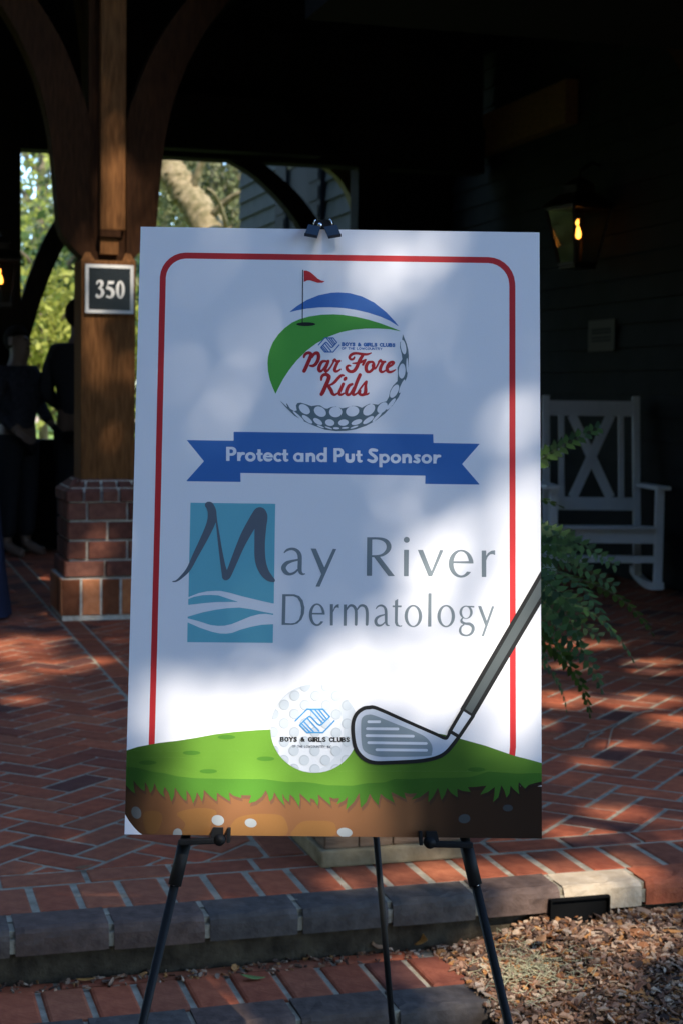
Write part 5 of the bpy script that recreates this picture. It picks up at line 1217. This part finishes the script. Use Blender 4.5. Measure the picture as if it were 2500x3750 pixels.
# ================================================================== TREES
def bez(p0, p1, p2, n=10): return [Vector(p0)*(1-t)**2+Vector(p1)*2*t*(1-t)+Vector(p2)*t*t for t in np.linspace(0, 1, n)]
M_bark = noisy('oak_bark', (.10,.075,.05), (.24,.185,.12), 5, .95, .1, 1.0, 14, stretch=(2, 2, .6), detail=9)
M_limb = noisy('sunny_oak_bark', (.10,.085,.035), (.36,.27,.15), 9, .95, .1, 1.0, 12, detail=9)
M_lf_n = leafmat('oak_leaf', [(.03,.06,.015),(.05,.09,.02),(.075,.125,.03)], .45, .08)
def leaves(pos, size, name, m, parent, jitter=.35, flat=0.0):
    """one crown: small folded leaf-clump faces at every given position (numpy, one mesh)"""
    n = len(pos); pos = np.asarray(pos, float)
    a = RNG.uniform(0, 2*np.pi, n); el = RNG.uniform(-1, 1, n)*(1-flat); s = size*RNG.uniform(1-jitter, 1+jitter, n)
    d = np.c_[np.cos(a)*np.sqrt(1-el**2), np.sin(a)*np.sqrt(1-el**2), el]
    r = RNG.normal(size=(n, 3)); w = np.cross(d, r); w /= np.linalg.norm(w, axis=1)[:, None]; up = np.cross(d, w)
    S = s[:, None]
    V = np.stack([pos-d*S*.5, pos-d*S*.05+w*S*.28+up*S*.08, pos+d*S*.5, pos-d*S*.05-w*S*.28+up*S*.08], 1).reshape(-1, 3)
    me = bpy.data.meshes.new(name); me.vertices.add(4*n); me.vertices.foreach_set('co', V.ravel())
    me.loops.add(4*n); me.loops.foreach_set('vertex_index', np.arange(4*n)); me.polygons.add(n)
    me.polygons.foreach_set('loop_start', np.arange(n)*4); me.update(calc_edges=True); me.validate()
    return link(name, me, m, parent)
# ---- what the sun reaches: places where the real crown has holes, as the patches of light in the photograph show
sv_a = SUN.cross(Vector((0, 0, 1))).normalized(); sv_b = sv_a.cross(SUN).normalized()
def sun2(p): return (Vector(p).dot(sv_a), Vector(p).dot(sv_b))
HOLES = []                                                   # (a, b, inverse 2x2 shape, strength)
def hole(p, ex, ey, strength):
    """p world point, ex/ey world half axes of the lit patch"""
    a, b = sun2(p); e1 = np.array([Vector(ex).dot(sv_a), Vector(ex).dot(sv_b)]); e2 = np.array([Vector(ey).dot(sv_a), Vector(ey).dot(sv_b)])
    M = np.linalg.inv(np.c_[e1, e2]); HOLES.append((a, b, M, strength))
def on_sign(x, y, rx, ry, st, ang=0):
    c = bl(x, y); ca, sa = math.cos(R(ang)), math.sin(R(ang))
    hole(c, bl(x+rx*ca, y+rx*sa)-c, bl(x-ry*sa, y+ry*ca)-c, st)
def on_floor(x, y, rx, ry, st, z=0.0): c = onz(x, y, z); hole(c, onz(x+rx, y, z)-c, onz(x, y+ry, z)-c, st)
def on_post(x, y, rx, ry, st, v=VC+.07): c = onv(x, y, v); hole(c, onv(x+rx, y, v)-c, onv(x, y+ry, v)-c, st)
for h_ in [(1780,2230,250,310,.62,0),(1600,2480,410,150,.66,-8),(1480,2330,170,90,.55,-20),(1900,1990,110,260,.55,0),(1905,1560,70,140,.4,10),(1750,2120,150,60,.8,-30),(1850,2330,120,70,.85,-30),(1450,2480,160,60,.8,-20),(1650,1900,110,90,.55,-30),(1800,2560,140,140,.6,0),(1950,2300,70,300,.6,0),
           (1150,2560,330,110,.85,-6),(820,2620,260,80,.7,-8),(620,2560,110,60,.4,0),(1000,2760,270,110,.95,0),(800,2850,230,110,.95,0),(900,3000,330,90,.95,0),(1250,3010,170,80,.9,0),(1150,2900,150,90,.85,0),(1480,3020,60,60,.5,0),(640,2960,60,90,.4,0),(1150,2700,130,110,.8,0),
           (1250,930,150,80,0.225,0),(1600,900,170,60,0.225,-20),(1420,1040,160,70,0.189,-25),(1060,1090,120,100,0.162,-35),(940,1230,110,70,0.135,-35),(1650,1200,130,70,0.126,-35),(1720,1450,110,80,0.153,-30),(660,1500,120,45,0.135,-30),(1560,2000,100,70,0.5,-30),(1300,1330,140,60,0.099,-30),(820,1440,120,50,0.117,-30),(1450,1800,110,60,0.117,-35),(1900,1250,60,90,0.135,0),(560,1120,40,80,0.054,0),(1780,2720,120,50,0.6,10),(1940,2700,50,80,0.5,0)]: on_sign(*h_)
for h_ in [(60,2370,150,40,.9),(180,2440,140,26,.85),(40,2480,110,26,.8),(330,2420,90,18,.7),(120,2340,110,10,.8),(60,2560,90,18,.6),(80,2120,90,14,.75),(130,2160,60,6,.7),(420,2345,40,10,.6),
           (2100,2360,140,16,.85),(2380,2425,110,14,.8),(2080,2440,90,10,.6),(2430,2462,90,10,.8),(2080,2560,130,26,1.0),(2330,2570,170,24,.9),(2460,2640,90,26,.8),(1990,2650,40,20,.5),(2330,2730,110,14,.45),(2250,2975,110,28,.7),(2080,3030,120,20,.8),(2440,3010,70,16,.5),(2160,2800,80,14,.3),
           (1280,3225,120,34,.75),(1700,3190,220,38,.95),(1950,3180,200,34,1.0),(1500,3200,140,30,.7),(1230,3130,70,30,.5),(2130,3060,170,22,.6),(1420,3120,80,24,.4)]: on_floor(*h_)
for h_ in [(1480,3540,120,50,.85),(1640,3620,80,60,.6),(700,3600,60,14,.6),(600,3540,50,10,.35)]: on_floor(*h_, ZS)
for h_ in [(1980,3400,230,90,.95),(2250,3440,200,80,.9),(1900,3560,220,90,.8),(2200,3620,160,70,.6),(2080,3290,180,50,1.0),(2230,3290,60,60,.9),(1700,3520,80,60,.8),(2000,3700,160,50,.5),(2400,3380,60,40,.5),(1900,3320,80,40,.6)]: on_floor(*h_, -.1)
for h_ in [(430,640,45,90,1.0),(415,760,42,60,.8),(425,330,35,20,.35),(430,480,40,30,.3),(530,730,60,110,.5),(400,860,30,40,.7),(290,880,16,60,.5),(345,945,30,22,.55),(365,1010,70,45,.7),(340,1130,40,28,.6),(330,1230,36,70,.8),(380,1260,24,30,.5),(490,1370,16,50,.7),(405,1610,30,24,.4),(335,1180,20,40,.7),(300,1300,14,80,.6),(400,1140,90,14,.6)]: on_post(*h_)
for h_ in [(300,2080,80,26,1.0),(330,2010,50,30,.7),(395,1960,50,24,.5),(290,2130,60,14,.9),(330,2150,50,26,.6),(430,1985,40,20,.5),(240,2190,24,40,.4),(300,2250,70,20,.6),(420,2262,60,10,.7)]: on_post(*h_, v=VC-.03)
c = ony(2150, 1568, 4.2); hole(c, (.16,0,0), (0,0,.06), .95)
c = ony(2190, 2100, 4.2); hole(c, (.14,0,0), (0,0,.08), .5)
HA = np.array([[h[0], h[1]] for h in HOLES]); HM = np.array([h[2] for h in HOLES]); HS = np.array([h[3] for h in HOLES])
RA = [sun2(p) for p in (Vector((-1.6,3,0)), Vector((-2.8,10.6,0)), Vector((2.6,9.4,0)), Vector((2.0,3,-.2)), Vector((-.9,2.0,-.3)), Vector((1.3,2.0,-.3)), Vector((-1.9,8.5,3.2)), Vector((-.5,8.5,3.2)), Vector((.45,2.6,1.6)), Vector((-.45,2.6,1.6)))]
RA = np.array(RA); A0, A1, B0, B1 = RA[:,0].min()-.35, RA[:,0].max()+.35, RA[:,1].min()-.35, RA[:,1].max()+.35
LAI = 6.0
def sun_gap(P):
    """fraction of leaves that stay so that light falls in the patches"""
    a = P @ np.array(sv_a); b = P @ np.array(sv_b); T = np.zeros(len(P))
    for k in range(len(HS)):
        d = np.c_[a-HA[k,0], b-HA[k,1]] @ HM[k].T; r2 = (d**2).sum(1)
        T = np.maximum(T, HS[k]*np.clip(1.55-1.1*np.sqrt(r2), 0, 1))
    return np.clip(-np.log(np.clip(T, 1e-4, 1))/LAI, 0, 1)
oak = empty('live_oak', (8.8, -9.5, -.33)); tag(oak, 'spreading live oak behind the viewer that dapples the light on the sign', 'tree')
OL = Vector((8.8, -9.5, -.33))
mb = MB(); top_ = OL + Vector((-.6, .6, 4.2))
mb.tube([Vector((0,0,0)), Vector((-.1,.1,1.2)), Vector((-.3,.3,2.8)), Vector((-.6,.6,4.4))], [.75,.55,.48,.42], 14); mb.build('trunk', M_bark, oak, True)
cen = Vector((sum(r[0] for r in RA)/len(RA), sum(r[1] for r in RA)/len(RA), 0))
DIST = 9.5
def canopy_point(a, b, d): return sv_a*a + sv_b*b + SUN*d
am, bm_ = (A0+A1)/2, (B0+B1)/2
made = 0
for k in range(900):
    if made >= 9: break
    tgt = canopy_point(A0+random.random()*(A1-A0), B0+random.random()*(B1-B0), DIST + random.uniform(.2, 1.2))
    p0 = Vector((-.6,.6,4.2)); p2 = tgt - OL; p1 = p0.lerp(p2, random.uniform(.35, .6))+Vector((random.uniform(-1.5, 1.5), random.uniform(-1.5, 1.5), random.uniform(.5, 2.5)))
    ok_pts = bez(p0, p1, p2, 12); W_ = np.array([tuple(q + OL) for q in bez(p0, p1, p2, 60)]); r_l = .16
    W_ = np.concatenate([W_ + r_l*np.array(sv_a)*i + r_l*np.array(sv_b)*j for i in (-1, 0, 1) for j in (-1, 0, 1)])
    if sun_gap(W_).min() < .75: continue                      # limbs grow through the dense parts of the crown
    made += 1
    limb = MB().tube(ok_pts, [.15*(1-.82*i/11) for i in range(12)], 8); limb.build('limb', M_bark, oak, True)
print('limbs', made)
area_ = (A1-A0)*(B1-B0); LS = .09; NL = int(LAI*area_/(LS*LS*.27*.6))
P = np.c_[RNG.uniform(A0, A1, NL), RNG.uniform(B0, B1, NL), DIST + RNG.uniform(-.9, 1.3, NL)]
P = P[:, :1]*np.array(sv_a) + P[:, 1:2]*np.array(sv_b) + P[:, 2:]*np.array(SUN)
keep = RNG.uniform(size=NL) < sun_gap(P)
print('canopy leaves', NL, keep.sum(), 'extent', A1-A0, B1-B0)
leaves(P[keep] - np.array(OL), LS, 'crown', M_lf_n, oak)

# ---- ring of oaks behind and beside the viewer (unseen, added to block sky light into the porch)
def crown_points(c, rad, n, clumps=26, spread=.34):
    C = RNG.normal(size=(clumps, 3)); C /= np.linalg.norm(C, axis=1)[:, None]; C *= RNG.uniform(.25, 1, clumps)[:, None]**.5
    C = C*np.array(rad) + np.array(c); k = RNG.integers(0, clumps, n)
    return C[k] + RNG.normal(size=(n, 3))*np.array(rad)*spread*RNG.uniform(.3, 1, n)[:, None]
def tree(name, label, base, h, rad, n, ls, m, group=None, trunk_r=.3, mb_=None, gap=True, clumps=26, cz=.62):
    t = empty(name, base); tag(t, label, 'tree', group)
    lean = Vector((random.gauss(0, .3), random.gauss(0, .3), 0)); b = MB()
    b.tube([Vector((0,0,0)), lean*.3+Vector((0,0,h*.25)), lean*.7+Vector((0,0,h*.5)), lean+Vector((0,0,h*.8))], [trunk_r, trunk_r*.75, trunk_r*.55, trunk_r*.15], 10); b.build('trunk', mb_ or M_bark, t, True)
    for k in range(5):
        a = k*1.26+random.random(); p0 = lean*.6+Vector((0,0,h*(.3+.08*k))); p2 = Vector((math.cos(a)*rad[0]*.75, math.sin(a)*rad[1]*.75, h*(.5+.08*k)))
        MB().tube(bez(p0, p0.lerp(p2, .5)+Vector((0,0,.5)), p2, 7), [trunk_r*.35*(1-.12*i) for i in range(7)], 6).build('limb', mb_ or M_bark, t, True)
    Pp = crown_points((0, 0, h*cz), rad, n, clumps)
    if gap:
        W = Pp + np.array(base); g_ = np.min([sun_gap(W + ls*.5*(i*np.array(sv_a)+j*np.array(sv_b))) for i, j in ((0,0),(1,0),(-1,0),(0,1),(0,-1))], 0); g_ = (g_ > .6).astype(float); a = W @ np.array(sv_a); bb = W @ np.array(sv_b)
        g_ = np.where((W[:, 1] > -1) & (np.abs(W[:, 0]) < .35*np.abs(W[:, 1])+1.5), 0, g_); a = np.where(g_ == 0, (A0+A1)/2, a); bb = np.where(g_ == 0, (B0+B1)/2, bb)
        Pp = Pp[RNG.uniform(size=n) < np.where((a > A0) & (a < A1) & (bb > B0) & (bb < B1), g_, 1)]
    leaves(Pp, ls, 'crown', m, t); return t
for (x, y, hh2, rr, lb) in [(-7.5,-1.5,9,(4,4,3.2),'unseen added wide oak beside the walk to the viewer and the steps'), (-3.5,-8,10,(4.5,4,3.6),'unseen added tall oak a few steps behind the viewer'), (3,-11,11,(4.5,4,3.8),'unseen added tall oak behind the viewer next to the live oak'), (-11,6,12,(4,4.5,4.5),'unseen added wide oak beside the added end wall of the porch'), (-9,-9,11,(5,4,4.2),'unseen added dark oak behind the viewer over the far side of the walk'), (-2,-15,12,(5.5,4,4.6),'unseen added dark oak straight behind the viewer beyond the walk'), (-12,1,10,(4,5,4),'unseen added dark oak beside the open end of the porch'), (10,-17,12,(5,4,4.6),'unseen added dark oak behind the spreading live oak')]:
    tree('added_oak', lb, (x, y, -.33), hh2, rr, 7500, .5, M_lf_n, 'unseen oaks added around the viewer to block sky light', .35)

hg = empty('added_hedge', (-5, -11, -.33)); tag(hg, 'unseen tall dense evergreen row added behind the viewer to block low sky', 'added_hedge'); Hp = []  # unseen, added to block the low sky facing the porch
for k in range(11):
    q = Vector((-12+k*2.5, -.5+random.uniform(-1, 1) + (0 if k > 2 else (3-k)*4.5), 0))
    MB().tube([q, q+Vector((.1,0,1.0)), q+Vector((0,.1,2.4))], [.1,.08,.04], 7).build('stem', M_bark, hg, True)
    Hp.append(crown_points((q.x, q.y, 1.7), (1.9,1.6,1.9), 2600, 16))
leaves(np.concatenate(Hp), .34, 'foliage', M_lf_n, hg)
# ---- sunlit trees beyond the porch
M_lf1 = leafmat('sunny_leaf_yellow', [(.26,.28,.045),(.36,.37,.07),(.47,.46,.11),(.18,.21,.04)], .5, .45)
M_lf2 = leafmat('sunny_leaf_green', [(.045,.07,.02),(.08,.115,.03),(.14,.17,.045),(.22,.24,.06)], .5, .4)
M_lf3 = leafmat('mossy_leaf', [(.09,.105,.04),(.14,.15,.06),(.21,.2,.09),(.06,.075,.025)], .6, .3)
def far(px, Y): p = ony(px, 1450, Y); return (p.x, p.y, -.33)
FG = 'sunlit trees beyond the porch'
tree('tree', 'tall dark green tree filling the gap between arched brace and timber post', far(245, 31), 5.6, (1.7,2.2,1.6), 3600, .20, M_lf_n, FG, .2, gap=False, clumps=60, cz=.5)
tree('tree', 'yellow green sunlit tree above the heads of the standing people', far(165, 26), 3.5, (2.0,1.6,1.05), 5000, .16, M_lf1, FG, .1, gap=False, clumps=60, cz=.66)
tree('tree', 'tall sparse yellow green tree with sky showing through at the porch edge', far(95, 58), 17, (4.2,4,6.5), 4200, .36, M_lf1, FG, .3, gap=False, clumps=70, cz=.62)
tree('tree', 'round green tree at the far edge of the lawn', far(-150, 70), 10, (6,5,4.5), 5000, .4, M_lf2, FG, .3, gap=False, clumps=50)
tree('tree', 'moss hung dark tree behind the thick slanting limb', far(760, 34), 14, (3.6,3,5.2), 8000, .2, M_lf3, FG, .25, gap=False, clumps=80, cz=.52)
tree('tree', 'olive green tree between the slanting limb and the clapboard wing', far(905, 27), 12, (1.7,2,5), 6000, .17, M_lf3, FG, .18, gap=False, clumps=60, cz=.5)
tree('tree', 'green tree low behind the slanting limb', far(560, 46), 9, (3.6,3,4), 6000, .25, M_lf2, FG, .25, gap=False, clumps=60, cz=.5)
tree('tree', 'broad tree closing the view behind the sign beyond the lawn', far(1000, 66), 12, (8,5,5.5), 7000, .42, M_lf2, FG, .35, gap=False, clumps=70, cz=.5)
tree('tree', 'broad pale tree far across the lawn behind the people', far(250, 105), 13, (9,5,6.5), 6000, .5, M_lf1, FG, .4, gap=False, clumps=70, cz=.48)
tree('tree', 'unseen dark tree added outside the porch end to cut light into it', (-9.5, 19, -.33), 12, (4,3.5,5), 5000, .45, M_lf_n, FG, .3, gap=False, clumps=50, cz=.48)  # this tree and the next: unseen, added against light through the back opening
tree('tree', 'unseen dark tree added on the lawn to cut light into the porch', (-13.5, 27, -.33), 14, (4,3.5,6), 5000, .5, M_lf_n, FG, .3, gap=False, clumps=50, cz=.46)
# the thick sunlit oak limb with twigs and moss
lo_ = empty('leaning_oak', far(1010, 22.5)); LOv = lo_.location.copy(); tag(lo_, 'old live oak with a thick pale slanting trunk lit by sun beyond the porch', 'tree')
def L_(x, y, Y): return ony(x, y, Y) - LOv
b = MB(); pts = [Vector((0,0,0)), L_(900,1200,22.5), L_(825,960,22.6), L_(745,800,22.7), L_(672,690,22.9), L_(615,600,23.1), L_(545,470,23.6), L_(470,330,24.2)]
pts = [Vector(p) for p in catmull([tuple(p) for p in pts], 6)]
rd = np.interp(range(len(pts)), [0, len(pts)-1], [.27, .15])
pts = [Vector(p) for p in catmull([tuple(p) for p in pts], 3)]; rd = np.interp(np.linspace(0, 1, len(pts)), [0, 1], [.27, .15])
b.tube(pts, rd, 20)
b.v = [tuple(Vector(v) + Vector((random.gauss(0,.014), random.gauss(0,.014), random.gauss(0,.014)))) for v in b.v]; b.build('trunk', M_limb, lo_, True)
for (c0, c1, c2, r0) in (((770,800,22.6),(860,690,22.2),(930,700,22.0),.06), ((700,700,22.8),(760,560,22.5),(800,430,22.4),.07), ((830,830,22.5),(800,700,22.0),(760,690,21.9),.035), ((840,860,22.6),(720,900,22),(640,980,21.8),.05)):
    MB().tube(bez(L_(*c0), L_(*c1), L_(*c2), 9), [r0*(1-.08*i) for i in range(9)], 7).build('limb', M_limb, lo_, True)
Pp = []
for (x, y, Y, s, n) in ((700,620,24.6,.4,200),(800,600,24.2,.4,400),(870,700,24.0,.35,400),(900,820,23.8,.3,300),(600,860,24.5,.4,300),(560,450,24.8,.6,400),(830,480,24.2,.5,400)):
    q = np.array(L_(x, y, Y)); Pp.append(q + RNG.normal(size=(n, 3))*s*np.array((1,1,.8)))
leaves(np.concatenate(Pp), .11, 'crown', M_lf3, lo_)
ms = MB()
for k in range(70):
    x, y, Y = random.uniform(720, 940), random.uniform(560, 760), random.uniform(23.6, 25); p = L_(x, y, Y); Lm = random.uniform(.2, .7)
    ms.tube([p, p+Vector((random.gauss(0,.03),0,-Lm*.5)), p+Vector((random.gauss(0,.05),0,-Lm))], [.014,.022,.004], 4)
M_sm = noisy('spanish_moss', (.10,.10,.06), (.19,.18,.11), 20, .95, .05)
tag(ms.build('hanging_moss', M_sm, lo_), kind='stuff')
